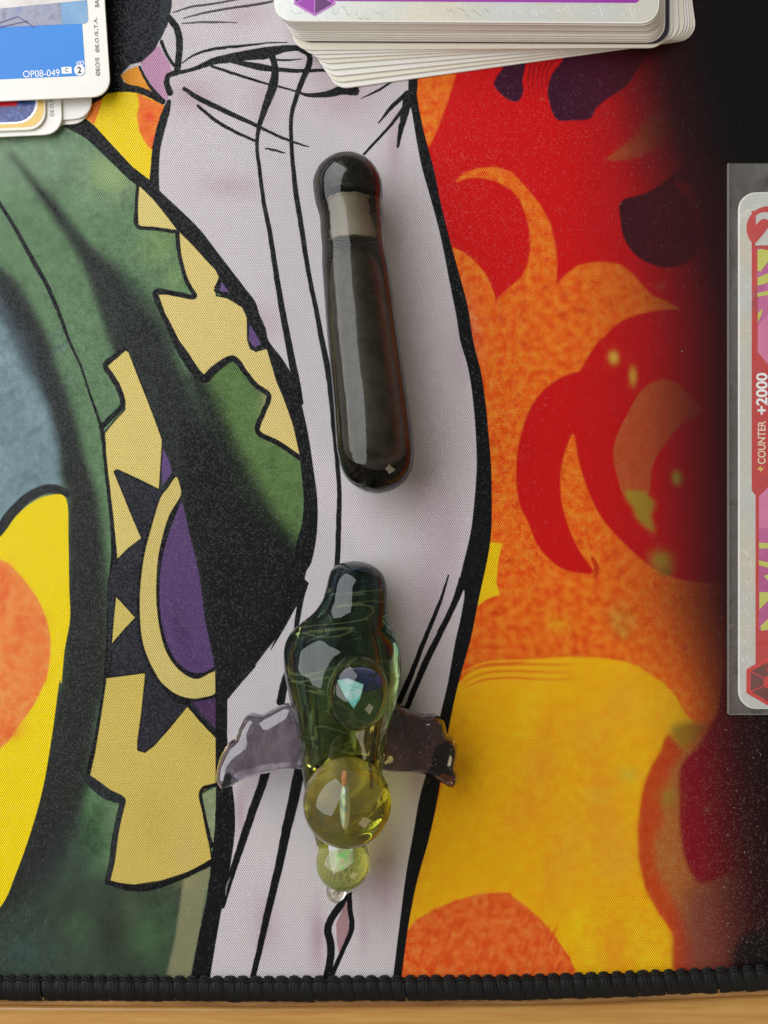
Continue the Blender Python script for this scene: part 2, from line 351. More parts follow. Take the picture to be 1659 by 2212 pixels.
S([(1, 0, [(1005, 640), (930, 740), (850, 838), (700, 1000)])], [40, 26, 20, 18]); S([(1, 0, [(995, 600), (965, 740), (938, 850), (920, 952)])], [70, 50, 34, 18])
S([(1, 1, [(262, 1660), (215, 1770), (155, 1890), (95, 2005)])], [30, 34, 22, 5])
S([(1, 1, [(315, 1560), (290, 1680), (270, 1800), (255, 1900), (210, 2120)]), (1, 2, [(180, 30), (160, 130)])], [60, 40, 36, 30, 40, 52, 56])
S([(1, 2, [(290, 540), (245, 760), (200, 950), (150, 1190), (80, 1480), (30, 1700), (-40, 1990)])], [72, 70, 62, 54, 48, 42, 36])
S([(1, 2, [(70, 560), (35, 680), (-10, 800), (-70, 980), (-120, 1130), (-170, 1290), (-220, 1450)])], [60, 56, 54, 52, 46, 40, 40])
S([(1, 2, [(622, 1355), (560, 1430), (495, 1520), (467, 1600), (485, 1700), (482, 1800), (440, 1990)])], [8, 46, 48, 50, 52, 50, 44])
poly(T(1, 2, [(590, 1410), (520, 1560), (525, 1680), (540, 1760), (500, 1850), (560, 1720), (606, 1600), (600, 1480)]), (176, 140, 146))
S([(1, 2, [(605, 1370), (612, 1480), (622, 1590), (572, 1720), (490, 1900)])], [34, 34, 36, 30, 34])

def trim(pts, color, w_=3.4, **k):
    stroke_pts = list(pts) + [pts[0]]
    for a_, b_ in zip(stroke_pts[:-1], stroke_pts[1:]):
        if math.hypot(a_[0] - b_[0], a_[1] - b_[1]) > 0.5: stroke([a_, b_], w_ * 2, wob=0)
    poly(pts, color, **k)
# --- the long coat on the left
PRE = IMG.copy()
coat = T(0, 0, [(-260, 560), (450, 790), (540, 830), (640, 910), (760, 1030), (880, 1150), (980, 1220), (1140, 1370), (1260, 1490), (1360, 1620), (1470, 1760), (1560, 1880), (1659, 2030)]) + \
    T(1, 1, [(130, 170), (220, 350), (270, 560), (330, 800), (350, 1050), (340, 1300), (310, 1500), (260, 1670), (190, 1820), (120, 1930), (60, 2010), (0, 2090)]) + \
    T(0, 2, [(1550, 20), (1475, 110), (1475, 350), (1500, 600), (1520, 800), (1525, 960), (1500, 1150), (1450, 1370), (1410, 1620), (1350, 1990), (-260, 1990)])
poly(coat, GRN)
bx = smooth_noise(5, 1) * 0.45 + smooth_noise(11, 3) * 0.3 + smooth_noise(26, 2) * 0.25
# tonal painting of the green cloth
def soft_s(pts, ww, c, a, s): stroke(pts, ww, c, a, soft=s)
DK = (34, 40, 38)
blob(30, 1000 / 3, 190, 80, (134, 168, 134), 0.8); blob(200, 420, 60, 60, (122, 160, 112), 0.6)  # pale greens at the upper left carry the cloth's sheen in the colour
blob(240, 1130 / 3, 60, 40, (172, 190, 130), 0.7, 0.7)
soft_s(T(0, 0, [(60, 980), (240, 1210), (350, 1350), (480, 1530), (600, 1700), (720, 1900), (880, 2211)]), [8, 18, 28, 32, 46, 76, 110], DK, 0.95, 7)
soft_s(T(0, 0, [(560, 1600), (700, 1720), (850, 1920), (1030, 2211)]), [10, 40, 70, 110], DK, 0.7, 12)
soft_s(T(0, 1, [(900, -60), (1010, 200), (1130, 500), (1230, 800), (1330, 1200), (1430, 1700), (1500, 2211)]), [90, 110, 120, 160, 190, 200, 190], DK, 1.0, 12)
blob(345, 530, 40, 50, (140, 170, 84), 0.55, 0.8); blob(380, 600, 30, 40, (130, 165, 84), 0.5)
# lower green, lighter patch beside the outline
poly(T(0, 1, [(1300, 250), (1500, 120), (1659, 300)]) + T(1, 1, [(90, 350), (15, 580), (150, 660), (290, 760), (310, 1050), (290, 1300), (100, 1380)]) + T(0, 1, [(1560, 1050), (1480, 700)]), (92, 128, 58), 0.95, soft=3)
soft_s(T(0, 1, [(1250, 200), (1400, 560), (1520, 850), (1640, 1120), (1800, 1420)]), [40, 60, 70, 90, 110], (16, 19, 18), 0.95, 14)
soft_s(T(1, 1, [(-100, 1150), (60, 1330), (200, 1500)]), [60, 90, 110], (16, 19, 18), 0.95, 16)
poly(T(0, 1, [(1180, 500), (1350, 620), (1480, 900), (1640, 1200), (1780, 1420), (1959, 1400), (1930, 1640), (1800, 1930), (1640, 2130), (1550, 2230), (1400, 2230), (1380, 2050), (1300, 1500), (1200, 1100)]), (17, 19, 19), 1.0, soft=8)
# blue-grey cloth far left, dark band
poly(T(0, 0, [(-260, 1800), (0, 1850), (120, 2010), (210, 2211)]) + T(0, 1, [(260, 80), (340, 350), (390, 600), (420, 940), (200, 1010), (0, 1180), (-260, 1300)]), (116, 150, 158), 1.0, soft=8)
for k in range(60):
    x = random.uniform(-20, 130); y = random.uniform(640, 1090)
    soft_s([(x, y), (x + 30, y - 26)], [2, 5], random.choice([(84, 116, 126), (142, 172, 176), (70, 96, 104)]), 0.45, 3)
soft_s(T(0, 0, [(-60, 1740), (60, 1900), (160, 2080), (230, 2211)]) + T(0, 1, [(300, 200), (390, 420), (450, 650), (490, 880)]), [40, 58, 62, 60, 56, 54, 54, 58], (34, 38, 40), 0.98, 9)
soft_s(T(0, 0, [(-60, 1950), (60, 2090), (150, 2250)]) + T(0, 1, [(180, 150), (250, 260)]), [30, 26, 40, 30, 10], (52, 66, 74), 0.7, 9)
soft_s(T(0, 1, [(480, 820), (530, 1000), (550, 1250), (560, 1500), (560, 1800), (545, 2211)]) + T(0, 2, [(500, 150), (450, 420), (390, 700), (300, 1000), (150, 1330), (-50, 1600)]), [50, 70, 84, 92, 104, 108, 104, 112, 120, 124, 120, 110], (37, 38, 36), 0.98, 10)
soft_s(T(0, 2, [(560, 900), (480, 1200), (330, 1500), (100, 1800)]), [60, 90, 110, 120], (50, 66, 58), 0.8, 20)
poly(T(0, 2, [(400, 1300), (700, 1200), (1300, 1150), (1300, 1990), (-200, 1990), (-200, 1600), (150, 1400)]), (52, 70, 54), 0.92, soft=22)
for (x, y, rx, ry, c, a) in [(620, 900, 30, 60, (56, 100, 52), .8), (600, 1050, 26, 40, (52, 90, 52), .7), (740, 1600, 44, 70, (44, 50, 38), .9), (1000, 1430, 26, 30, (46, 66, 44), .7), (960, 1650, 50, 60, (74, 112, 66), .8), (840, 1450, 30, 40, (80, 96, 66), .7), (820, 1850, 44, 50, (54, 70, 48), .7), (500, 1600, 40, 50, (72, 100, 66), .6), (150, 1750, 70, 50, (58, 82, 74), .8), (1090, 1500, 22, 60, (66, 92, 58), .7)]:
    blob(x / 3, 1474.7 + y / 3, rx, ry, c, a)
poly(T(0, 2, [(1190, 1280), (1380, 1180), (1330, 1400), (1290, 1650), (1220, 1990), (1060, 1990), (1140, 1640)]), (138, 140, 104), 1.0, soft=2)
S([(0, 0, [(-120, 1140), (0, 1320), (100, 1480), (200, 1660), (300, 1840), (380, 2020), (450, 2211)]), (0, 1, [(520, 150), (580, 330), (640, 500), (662, 570)])], [24, 24, 26, 30, 30, 26, 20, 16, 16, 20, 26])
S([(0, 0, [(240, 1215), (330, 1330), (400, 1420)])], [8, 22, 10], alpha=.7)
cm_ = mask_poly(coat); CM = np.zeros((GH + 1, GW + 1), np.float32)
CM[cm_[2] - Y0:cm_[2] - Y0 + cm_[0].shape[0], cm_[1] - X0:cm_[1] - X0 + cm_[0].shape[1]] = cm_[0][:GH + 1 - (cm_[2] - Y0), :GW + 1 - (cm_[1] - X0)]
IMG[:] = PRE * (1 - CM[..., None]) + IMG * CM[..., None]
# yellow cloud lower left
S([(0, 1, [(-80, 1330), (0, 1225), (80, 1110), (200, 1000), (330, 955), (440, 985)])], [60, 64, 66, 62, 60, 50], color=(40, 42, 44))
poly(T(0, 1, [(-260, 1500), (0, 1270), (100, 1140), (200, 1050), (310, 1000), (430, 1020), (445, 1300), (450, 1600), (455, 1800), (420, 2000), (400, 2211)]) + T(0, 2, [(385, 0), (340, 330), (280, 680), (200, 970), (100, 1250), (0, 1460), (-260, 1700)]), YEL, smooth=True)
poly(T(0, 1, [(-260, 1330), (0, 1412), (100, 1480), (200, 1600), (280, 1740), (325, 1900), (325, 2050), (300, 2211)]) + T(0, 2, [(290, 0), (230, 130), (130, 270), (0, 425), (-260, 500)]), (252, 150, 70), 1.0, soft=1, mott=0.5, smooth=True)
for x, y, a in [(20, 1650, 1.), (150, 1830, .7), (260, 1860, .5), (80, 2000, .5), (30, 1500, .5), (250, 2160, .6)]:
    blob(x / 3, 737.33 + y / 3, 14, 34, (240, 70, 30), a * 0.6, 0.5)
blob(20, 1475 + 110, 40, 16, (238, 90, 40), 0.6, -0.4)
# trims: dark backing, purple, yellow
poly(T(0, 1, [(735, 820), (1045, 960), (1150, 860), (1180, 1020), (1060, 1300), (1020, 1700), (1060, 1950), (1180, 2140), (1395, 2150)]) + T(0, 2, [(1400, 320), (1210, 150), (1000, 420), (920, 460), (885, 420), (920, 200), (930, -30), (680, -20)]) + T(0, 1, [(700, 1900), (740, 1430), (735, 1200)]), (38, 40, 50))
poly(T(0, 1, [(1058, 690), (1095, 770), (1116, 850), (1060, 930), (1048, 850)]), (102, 76, 128))
trim(T(0, 1, [(812, 58), (835, 75), (890, 220), (950, 370), (1000, 500), (1050, 640), (1040, 800), (1030, 955), (900, 890), (760, 826), (735, 842), (800, 1000), (860, 1150), (915, 1275), (830, 1340), (750, 1420), (735, 1250), (710, 1000), (688, 750), (680, 600), (745, 520), (815, 445), (812, 380), (770, 280), (700, 162)]), YTR)
S([(0, 1, [(812, 40), (750, 95), (685, 152), (725, 225), (765, 290), (795, 380), (790, 425), (730, 485), (655, 560)])], 36)
S([(0, 1, [(650, 555), (668, 600), (680, 750), (708, 1000), (733, 1250), (740, 1430), (722, 1600), (715, 1900), (690, 2211)]), (0, 2, [(650, 250), (605, 450), (575, 620)])], [20, 30, 24, 26, 30, 44, 50, 52, 44, 36, 34, 44])
poly(T(0, 1, [(735, 1440), (760, 1440), (900, 1330), (960, 1240), (900, 1650), (870, 1760), (755, 1655), (735, 1950), (700, 2120), (700, 1600)]), (38, 40, 50))
trim(T(0, 1, [(755, 1658), (876, 1790), (800, 1870), (728, 1955), (745, 1750)]), (222, 200, 106))
cres = T(0, 1, [(1142, 878), (1090, 950), (1040, 1020), (985, 1200), (935, 1400), (908, 1650), (918, 1900), (960, 2050), (1020, 2170)]) + T(0, 2, [(1060, 10), (1140, 72), (1240, 102), (1330, 92), (1400, 60)]) + \
    T(0, 1, [(1400, 2135), (1290, 2188), (1200, 2160), (1110, 2070), (1050, 1930), (1015, 1700), (1020, 1450), (1050, 1280), (1100, 1120), (1172, 1000), (1165, 930)])
S([(0, 1, [(1142, 890), (1040, 1030), (985, 1200), (930, 1400), (905, 1650), (915, 1900), (955, 2050), (1020, 2180)]), (0, 2, [(1140, 85), (1240, 115), (1330, 105), (1400, 75)])], 30)
trim(catmull(cres, 3, True), (222, 202, 118))
poly(T(0, 1, [(1180, 1040), (1230, 1250), (1290, 1500), (1330, 1800), (1392, 2080), (1388, 2140), (1290, 2180), (1200, 2155), (1110, 2065), (1050, 1920), (1015, 1700), (1022, 1450), (1060, 1260), (1110, 1110)]), INK)
poly(T(0, 1, [(1182, 1050), (1230, 1250), (1290, 1500), (1330, 1800), (1386, 2075), (1370, 2120), (1290, 2150), (1210, 2128), (1130, 2050), (1070, 1910), (1036, 1700), (1046, 1450), (1095, 1250), (1150, 1100)]), (94, 68, 116), 1.0, smooth=True)
blob(390, 737 + 620, 14, 60, (64, 40, 84), 0.6, -0.2); blob(420, 737 + 690, 20, 18, (78, 50, 100), 0.5)
trim(T(0, 1, [(690, 2185), (940, 2152), (935, 2230)]) + T(0, 2, [(935, 0), (915, 200), (890, 380), (890, 440), (940, 457), (1000, 412), (1100, 300), (1215, 158), (1310, 252), (1398, 345), (1398, 655), (1300, 712), (1310, 800), (1340, 950), (1370, 1150), (1230, 1220), (1050, 1280), (870, 1308), (708, 1290),
    (740, 1150), (770, 950), (805, 790), (800, 742), (680, 700), (585, 605), (620, 450), (660, 200), (690, 0)]), (220, 196, 98))
blob(330, 1475 + 300, 60, 90, (204, 172, 78), 0.35); blob(400, 1475 + 370, 26, 60, (214, 190, 120), 0.5)
S([(0, 2, [(560, 610), (620, 665), (700, 725), (785, 760), (790, 800), (755, 950), (728, 1150), (695, 1300)])], [50, 70, 72, 56, 40, 40, 40, 36], color=(38, 42, 44))
S([(0, 2, [(690, 1290), (850, 1332), (1000, 1322), (1150, 1272), (1280, 1212), (1380, 1160)])], [30, 44, 42, 34, 34, 44])
poly(T(0, 2, [(1315, 722), (1400, 680), (1400, 1100), (1380, 1060), (1340, 900)]), (146, 160, 112))
S([(0, 2, [(1400, 662), (1303, 705), (1330, 880), (1372, 1060)])], [26, 24, 22, 30])
poly(T(0, 2, [(1250, 128), (1400, 100), (1400, 300), (1320, 220)]), (82, 52, 92))
S([(0, 2, [(1225, 110), (1225, 150), (1310, 250), (1405, 345)])], [30, 20, 22, 30]); S([(0, 2, [(1215, 140), (1130, 100), (1060, 30)])], [24, 24, 20])
# upper trims
trim(T(0, 0, [(905, 1205), (1000, 1300), (1080, 1400), (1155, 1500), (1020, 1485), (900, 1465), (895, 1320)]), (232, 214, 130))
trim(T(0, 0, [(1165, 1505), (1290, 1620), (1370, 1700), (1422, 1800), (1390, 1860), (1400, 1920), (1500, 1940), (1570, 1990), (1600, 2060), (1602, 2211)]) + T(0, 1, [(1605, 0), (1620, 50), (1659, 70)]) + T(1, 1, [(70, 50), (130, 250), (180, 370), (240, 540), (285, 740), (160, 665), (20, 590), (95, 350), (0, 262)]) + \
     T(0, 1, [(1590, 190), (1510, 112), (1420, 160), (1320, 235), (1260, 170), (1200, 80), (1160, 0)]) + T(0, 0, [(1100, 2110), (1030, 1910), (1150, 1912), (1265, 1930), (1205, 1800), (1175, 1650)]), (232, 210, 130))
blob(590, 870, 24, 50, (232, 206, 140), 0.5)
S([(0, 0, [(905, 1150), (895, 1200), (886, 1330), (888, 1462), (1010, 1482), (1150, 1503)])], [14, 22, 22, 26, 24, 26])
S([(0, 0, [(1145, 1500), (1165, 1650), (1200, 1790), (1232, 1860), (1262, 1925), (1140, 1905), (1010, 1888), (1035, 1990), (1085, 2090), (1140, 2211)]), (0, 1, [(1190, 80), (1310, 240), (1400, 175), (1510, 112), (1590, 200), (1659, 285)]), (1, 1, [(85, 352), (50, 460), (12, 585), (150, 662), (300, 765)])], [24, 26, 28, 30, 34, 32, 30, 44, 60, 60, 50, 34, 34, 34, 34, 34, 32])
# thick outline of the coat
poly(T(0, 0, [(1425, 1780), (1385, 1885), (1500, 1950), (1580, 2000), (1640, 1970), (1480, 1740)]), INK)
S([(0, 0, [(540, 765), (640, 850), (740, 955), (860, 1090), (975, 1180)])], [26, 30, 30, 30, 30])
ol = T(0, 0, [(380, 800), (470, 850), (560, 900), (700, 1030), (840, 1165), (920, 1220), (1010, 1300), (1090, 1400), (1160, 1500), (1240, 1580), (1330, 1680), (1425, 1790), (1400, 1870), (1500, 1920), (1580, 1990), (1605, 2080), (1612, 2211)]) + T(0, 1, [(1625, 40), (1659, 65)]) + \
    T(1, 1, [(70, 50), (130, 250), (180, 370), (240, 540), (280, 720), (300, 900), (310, 1050), (295, 1200), (265, 1300), (200, 1600), (0, 2000)])
orr = T(0, 0, [(430, 770), (540, 760), (620, 830), (740, 950), (860, 1080), (965, 1165), (1000, 1190), (1040, 1240), (1180, 1370), (1300, 1490), (1400, 1620), (1500, 1750), (1600, 1880), (1659, 1960)]) + \
    T(1, 0, [(25, 2040), (65, 2130)]) + T(1, 1, [(85, 0), (170, 110), (240, 230), (290, 380), (340, 600), (370, 800), (400, 1030), (396, 1250), (362, 1430), (325, 1500), (300, 1640), (240, 1760), (190, 1830), (120, 1940), (60, 2015), (0, 2095)])
poly(catmull(ol, 3) + catmull(orr, 3)[::-1], INK)
poly(T(0, 0, [(1438, 1825), (1485, 1895), (1425, 1885)]), (112, 84, 140)); poly(T(0, 0, [(1618, 2100), (1659, 2165)]) + T(1, 0, [(25, 2211)]) + T(1, 1, [(30, 20), (-10, 40), (-45, -5)]), (104, 76, 130))
S([(0, 2, [(1440, -260), (1437, 0), (1437, 350), (1450, 600), (1460, 800), (1458, 950), (1435, 1150), (1400, 1370), (1352, 1620), (1285, 1990)])], [70, 76, 74, 96, 124, 132, 130, 110, 116, 126])
poly(T(0, 1, [(1390, 1900), (1659, 1900), (1659, 2110), (1640, 2130)]) + T(0, 2, [(1550, 20), (1475, 112), (1475, 300), (1400, 300), (1395, -60)]), (19, 21, 23))
stroke(T(0, 2, [(1495, 1260), (1470, 1320), (1464, 1380)]), [1, 3, 1], (150, 150, 160), 0.9)
# --- upper left: black cloth, pink, orange, yellow patches
poly(T(0, 0, [(560, -260), (1112, -260), (1115, 40), (1085, 170), (1040, 245), (1005, 325), (920, 402), (845, 420), (790, 480), (800, 530), (900, 560), (1000, 605), (1060, 670), (900, 700), (600, 760), (400, 640)]), (20, 24, 32))
S([(0, 0, [(1060, -200), (1075, 40), (1060, 150), (1030, 250)])], [60, 70, 50, 30], color=(36, 42, 52))
poly(T(0, 0, [(1095, 165), (1055, 255), (1095, 350), (1135, 425), (1142, 330), (1122, 235)]), WHITE)
S([(0, 0, [(1090, 110), (1145, 180), (1165, 270), (1160, 370), (1148, 470)])], [44, 44, 46, 44, 44])
S([(0, 0, [(1045, 265), (1080, 350), (1128, 425)])], [26, 22, 22])
poly(T(0, 0, [(1030, 290), (1060, 345), (1105, 415), (1115, 470), (1075, 510), (1060, 560), (1095, 620), (1085, 655), (1020, 605), (970, 530), (930, 455), (912, 408), (980, 350)]), (204, 152, 186))
S([(0, 0, [(1150, 470), (1095, 490), (1082, 540), (1105, 605)])], [40, 34, 40, 44])
poly(T(0, 0, [(890, 430), (912, 452), (942, 520), (995, 595), (900, 562), (820, 542), (782, 490), (830, 452)]), (250, 164, 44))
poly(T(0, 0, [(590, 690), (650, 650), (700, 605), (800, 590), (900, 605), (1000, 640), (1072, 685), (1040, 780), (1000, 920), (985, 1010), (970, 1165), (860, 1080), (720, 930), (610, 810), (535, 750)]), (255, 222, 20))
poly(T(0, 0, [(535, 750), (585, 680), (665, 640), (650, 700), (612, 805)]), (255, 140, 50), mott=0.3)
poly(T(0, 0, [(890, 603), (1072, 685), (1000, 920), (988, 975), (945, 930), (905, 850), (888, 750), (905, 680)]), (255, 130, 44), mott=0.4, soft=1)
blob(323, 252, 11, 13, (246, 60, 30), 0.9); blob(330, 300, 7, 10, (246, 60, 30), 0.7)
S([(0, 0, [(560, 600), (720, 580), (860, 575), (960, 605), (1060, 660)])], [50, 44, 44, 44, 40])
S([(0, 0, [(905, 430), (950, 520), (1000, 590), (1065, 660)])], [18, 20, 24, 24])
S([(0, 0, [(1100, 650), (1078, 720), (1045, 830), (1015, 960), (1005, 1100), (1000, 1230)])], [24, 50, 56, 54, 56, 70])
# brush grain of the printed artwork; greens greyed to paint in the cloth's sheen
g = (bx - 0.5)
cloth = (XX < 660) & (IMG[..., 1] > IMG[..., 0] * 1.08) & (IMG[..., 1] < 0.36)
lum_ = IMG[..., :3].mean(-1, keepdims=True)
IMG[..., :3] = np.where(cloth[..., None], IMG[..., :3] * 0.82 + lum_ * 0.18, IMG[..., :3])
IMG[..., :3] *= np.where(cloth, 1 + 0.8 * g, 1 + 0.06 * g)[..., None]
IMG[:] = np.clip(IMG, 0.001, 1.0)

# ---- adaptive quad mesh carrying the print as a colour attribute
def border_y(x): return np.interp(x, [-80, 0, 553, 1106, 1300, 1500, 1659, 1760], [2109, 2110, 2113, 2110, 2104, 2096, 2088, 2083])
def quad_mesh():
    quads = []
    S0 = 16
    done = np.zeros((GH, GW), bool)
    src = IMG
    for s in (16, 8, 4, 2, 1):
        nh, nw = GH // s, GW // s
        c00 = src[0:nh * s:s, 0:nw * s:s]; c01 = src[0:nh * s:s, s:nw * s + 1:s]
        c10 = src[s:nh * s + 1:s, 0:nw * s:s]; c11 = src[s:nh * s + 1:s, s:nw * s + 1:s]
        if s > 1:
            ok = np.ones((nh, nw), bool)
            st = 1 if s <= 4 else 2
            for dy in range(0, s + 1, st):
                for dx in range(0, s + 1, st):
                    fy, fx = dy / s, dx / s
                    e = (c00 * (1 - fx) + c01 * fx) * (1 - fy) + (c10 * (1 - fx) + c11 * fx) * fy
                    v = src[dy:dy + nh * s:s, dx:dx + nw * s:s][:nh, :nw]
                    tol = 0.006 + 0.035 * v[..., :3].max(-1)
                    ok &= (np.abs(e - v)[..., :3].max(-1) < tol) & (np.abs(e - v)[..., 3] < 0.12)
            sub = done.reshape(nh, s, nw, s).any(axis=(1, 3)); ok &= ~sub
        else: ok = ~done
        iy, ix = np.nonzero(ok)
        quads.append(np.stack([iy * s, ix * s, np.full(len(iy), s)], 1))
        done |= np.repeat(np.repeat(ok, s, 0), s, 1)[:GH, :GW]
    q = np.concatenate(quads); y, x, s = q[:, 0], q[:, 1], q[:, 2]
    keep = (y + s + Y0) <= 3000
    ids = np.stack([y * (GW + 1) + x, (y + s) * (GW + 1) + x, (y + s) * (GW + 1) + x + s, y * (GW + 1) + x + s], 1)[keep]
    uq, inv = np.unique(ids.ravel(), return_inverse=True)
    vy = uq // (GW + 1); vx = uq % (GW + 1)
    dx = (vx + X0).astype(float); dy = (vy + Y0).astype(float)
    # follow the bowed hem of the mat along the bottom
    k = np.clip((dy - 1700) / (2112 - 1700), 0, 1); dy2 = dy + k * k * (border_y(dx) - 2112)
    co = np.zeros((len(uq), 3)); co[:, 0] = (dx - W_D / 2) / K * MM; co[:, 1] = (H_D / 2 - dy2) / K * MM
    me = bpy.data.meshes.new('printed_cloth')
    me.vertices.add(len(uq)); me.vertices.foreach_set('co', co.ravel())
    nq = len(ids); me.loops.add(nq * 4); me.loops.foreach_set('vertex_index', inv.astype(np.int32).ravel())
    me.polygons.add(nq); me.polygons.foreach_set('loop_start', np.arange(0, nq * 4, 4, dtype=np.int32))
    me.polygons.foreach_set('loop_total', np.full(nq, 4, np.int32)); me.update(calc_edges=True)
    at = me.color_attributes.new('print', 'FLOAT_COLOR', 'POINT')
    at.data.foreach_set('color', IMG.reshape(-1, 4)[uq].astype(np.float32).ravel())
    print('print quads', nq)
    return me

def cloth_material():
    a = NT('printed_polyester')
    at = a.n('ShaderNodeAttribute', attribute_name='print')
    sep = a.n('ShaderNodeSeparateXYZ'); 
    wob = a.n('ShaderNodeVectorMath', operation='MULTIPLY_ADD')
    nz = a.n('ShaderNodeTexNoise'); nz.inputs['Scale'].default_value = 120; a.l(a.obj(), nz.inputs['Vector'])
    a.l(nz.outputs['Color'], wob.inputs[0]); wob.inputs[1].default_value = (0.0006, 0.0006, 0); a.l(a.obj(), wob.inputs[2])
    a.l(wob.outputs[0], sep.inputs[0])
    X, Y = sep.outputs[0], sep.outputs[1]
    cx = a.math('COSINE', a.math('MULTIPLY', X, 2 * math.pi / 0.00037 / 1.0))
    cy = a.math('COSINE', a.math('MULTIPLY', Y, 2 * math.pi / 0.00058))
    knit = a.math('MULTIPLY', cx, cy)                       # staggered stitches
    hole = a.math('SMOOTH_MAX', a.math('ADD', knit, 0.02), 0.0, 0.1)
    fine = a.noise(9000, 2, 0.6)
    mot = a.noise(620, 6, 0.8)
    mr = a.ramp(mot, [(0.39, (0.90, 0.26, 0.12)), (0.5, (1.0, 0.84, 0.75)), (0.61, (1.0, 1.55, 2.4))])
    c = a.mix(at.outputs['Alpha'], at.outputs['Color'], a.mix(1.0, at.outputs['Color'], mr, 'MULTIPLY'))
    c = a.mix(a.math('MULTIPLY', hole, 0.95), c, a.mix(1.0, c, (0.22, 0.17, 0.16), 'MULTIPLY'))
    c = a.mix(1.0, c, a.ramp(fine, [(0.3, (0.86,)), (0.7, (1.1,))]), 'MULTIPLY')
    h = a.math('ADD', a.math('MULTIPLY', knit, -0.5), a.math('MULTIPLY', fine, 1.1))
    # every bit of thread lies at its own small tilt, so the nap glitters towards the window
    vo = a.n('ShaderNodeTexVoronoi'); vo.inputs['Scale'].default_value = 4400; a.l(a.obj(), vo.inputs['Vector'])
    v1 = a.n('ShaderNodeVectorMath', operation='MULTIPLY_ADD'); a.l(vo.outputs['Color'], v1.inputs[0]); v1.inputs[1].default_value = (0.56, 0.56, 0); v1.inputs[2].default_value = (-0.28, -0.28, 0)
    bn = a.n('ShaderNodeVectorMath', operation='ADD'); a.l(v1.outputs[0], bn.inputs[0]); bn.inputs[1].default_value = (0, 0, 1)
    nn = a.n('ShaderNodeVectorMath', operation='NORMALIZE'); a.l(bn.outputs[0], nn.inputs[0])
    a.set(Base_Color=c, Roughness=0.6, Normal=a.bump(h, 0.7, 0.00009), Coat_Normal=nn.outputs[0])
    a.b.inputs['Specular IOR Level'].default_value = 0.12
    a.b.inputs['Coat Weight'].default_value = 0.25; a.b.inputs['Coat Roughness'].default_value = 0.15; a.b.inputs['Coat IOR'].default_value = 1.4
    return a.m
mat_root = empty('playmat', D2(829, 1106) + (0,))
tag(mat_root, 'printed cloth playmat with cartoon robe, trouser leg and flames, black stitched edge', 'playmat')
cm = cloth_material(); pm = quad_mesh(); pm.materials.append(cm)
pc = bpy.data.objects.new('printed_cloth', pm); COL.objects.link(pc); pc.parent = mat_root
# rubber base under the cloth
rub = plain('black_rubber', (24, 24, 25), 0.8, 0.2, 2500, 0.3)
xs = np.linspace(-900, 2560, 60); vs = []; fs = []
for x in xs:
    px, py = D2(x, float(border_y(x)) + 44); tx, ty = D2(x, -1150)
    vs += [(px, py, -0.08), (tx, ty, -0.08), (px, py, -2.6), (tx, ty, -2.6)]
for i in range(len(xs) - 1):
    a_ = i * 4; b_ = a_ + 4
    fs += [(a_, b_, b_ + 1, a_ + 1), (a_ + 2, a_ + 3, b_ + 3, b_ + 2), (a_, a_ + 2, b_ + 2, b_), (a_ + 1, b_ + 1, b_ + 3, a_ + 3)]
fs += [(0, 1, 3, 2), (len(vs) - 4, len(vs) - 2, len(vs) - 1, len(vs) - 3)]
mesh_obj('rubber_base', vs, fs, rub, mat_root)

# stitched hem: each bundle of thread is a piece
def thread_mat():
    a = NT('black_thread')
    mp = a.n('ShaderNodeMapping'); mp.inputs['Rotation'].default_value = (0, 0, 0.0); mp.inputs['Scale'].default_value = (4200, 520, 900); a.l(a.obj(), mp.inputs[0])
    f = a.n('ShaderNodeTexNoise'); f.inputs['Scale'].default_value = 1.0; f.inputs['Detail'].default_value = 4; f.inputs['Roughness'].default_value = 0.7; a.l(mp.outputs[0], f.inputs['Vector'])
    a.set(Base_Color=a.ramp(f.outputs[0], [(0.35, s2l((7, 7, 7))), (0.72, s2l((33, 31, 29)))]), Roughness=0.5, Normal=a.bump(f.outputs[0], 1.0, 0.00022))
    a.b.inputs['Specular IOR Level'].default_value = 0.22
    return a.m
th = thread_mat()
def stitch_mesh(seed):
    r = random.Random(seed)
    W, L = 2.42, 5.0; nu, nv = 16, 9
    vs = []; fs = []
    jit = [r.uniform(-0.05, 0.05) for _ in range(nu + 1)]
    for v in range(nv + 1):
        t = v / nv
        # profile over the rolled edge: loop head, over the top, down the side
        y = 0.45 - t * L
        z = (0.15 + 1.0 * math.sin(min(1, t * 1.15 + 0.1) * math.pi * 0.55)) if t < 0.75 else None
        if t <= 0.14: z = 0.16 + 0.62 * (t / 0.14)
        elif t <= 0.72: z = 0.78 + 0.34 * math.sin((t - 0.14) / 0.58 * math.pi)
        else: z = 0.78 - 2.6 * ((t - 0.72) / 0.28) ** 1.7
        wid = W * (0.62 + 0.38 * min(1, t / 0.16))
        for u in range(nu + 1):
            s = u / nu * 2 - 1
            ridge = 0.30 * math.sqrt(max(0, 1 - s * s * 0.94)) + 0.07 * math.cos(s * math.pi * 4.2 + jit[0] * 30) + 0.10
            x = s * wid / 2 + t * 0.75 + jit[u] * t
            yy = y + (0.28 * (1 - s * s) if t < 0.2 else -0.22 * (1 - s * s) * max(0, t - 0.8) * 5 * 0.6)
            vs.append((x, yy, z + ridge - 0.3))
    for v in range(nv):
        for u in range(nu):
            a_ = v * (nu + 1) + u; fs.append((a_, a_ + nu + 1, a_ + nu + 2, a_ + 1))
    return vs, fs
st_me = []
for k in range(5):
    vs, fs = stitch_mesh(k); o = mesh_obj('stitch', vs, fs, th, None, True); st_me.append(o.data); bpy.data.objects.remove(o)
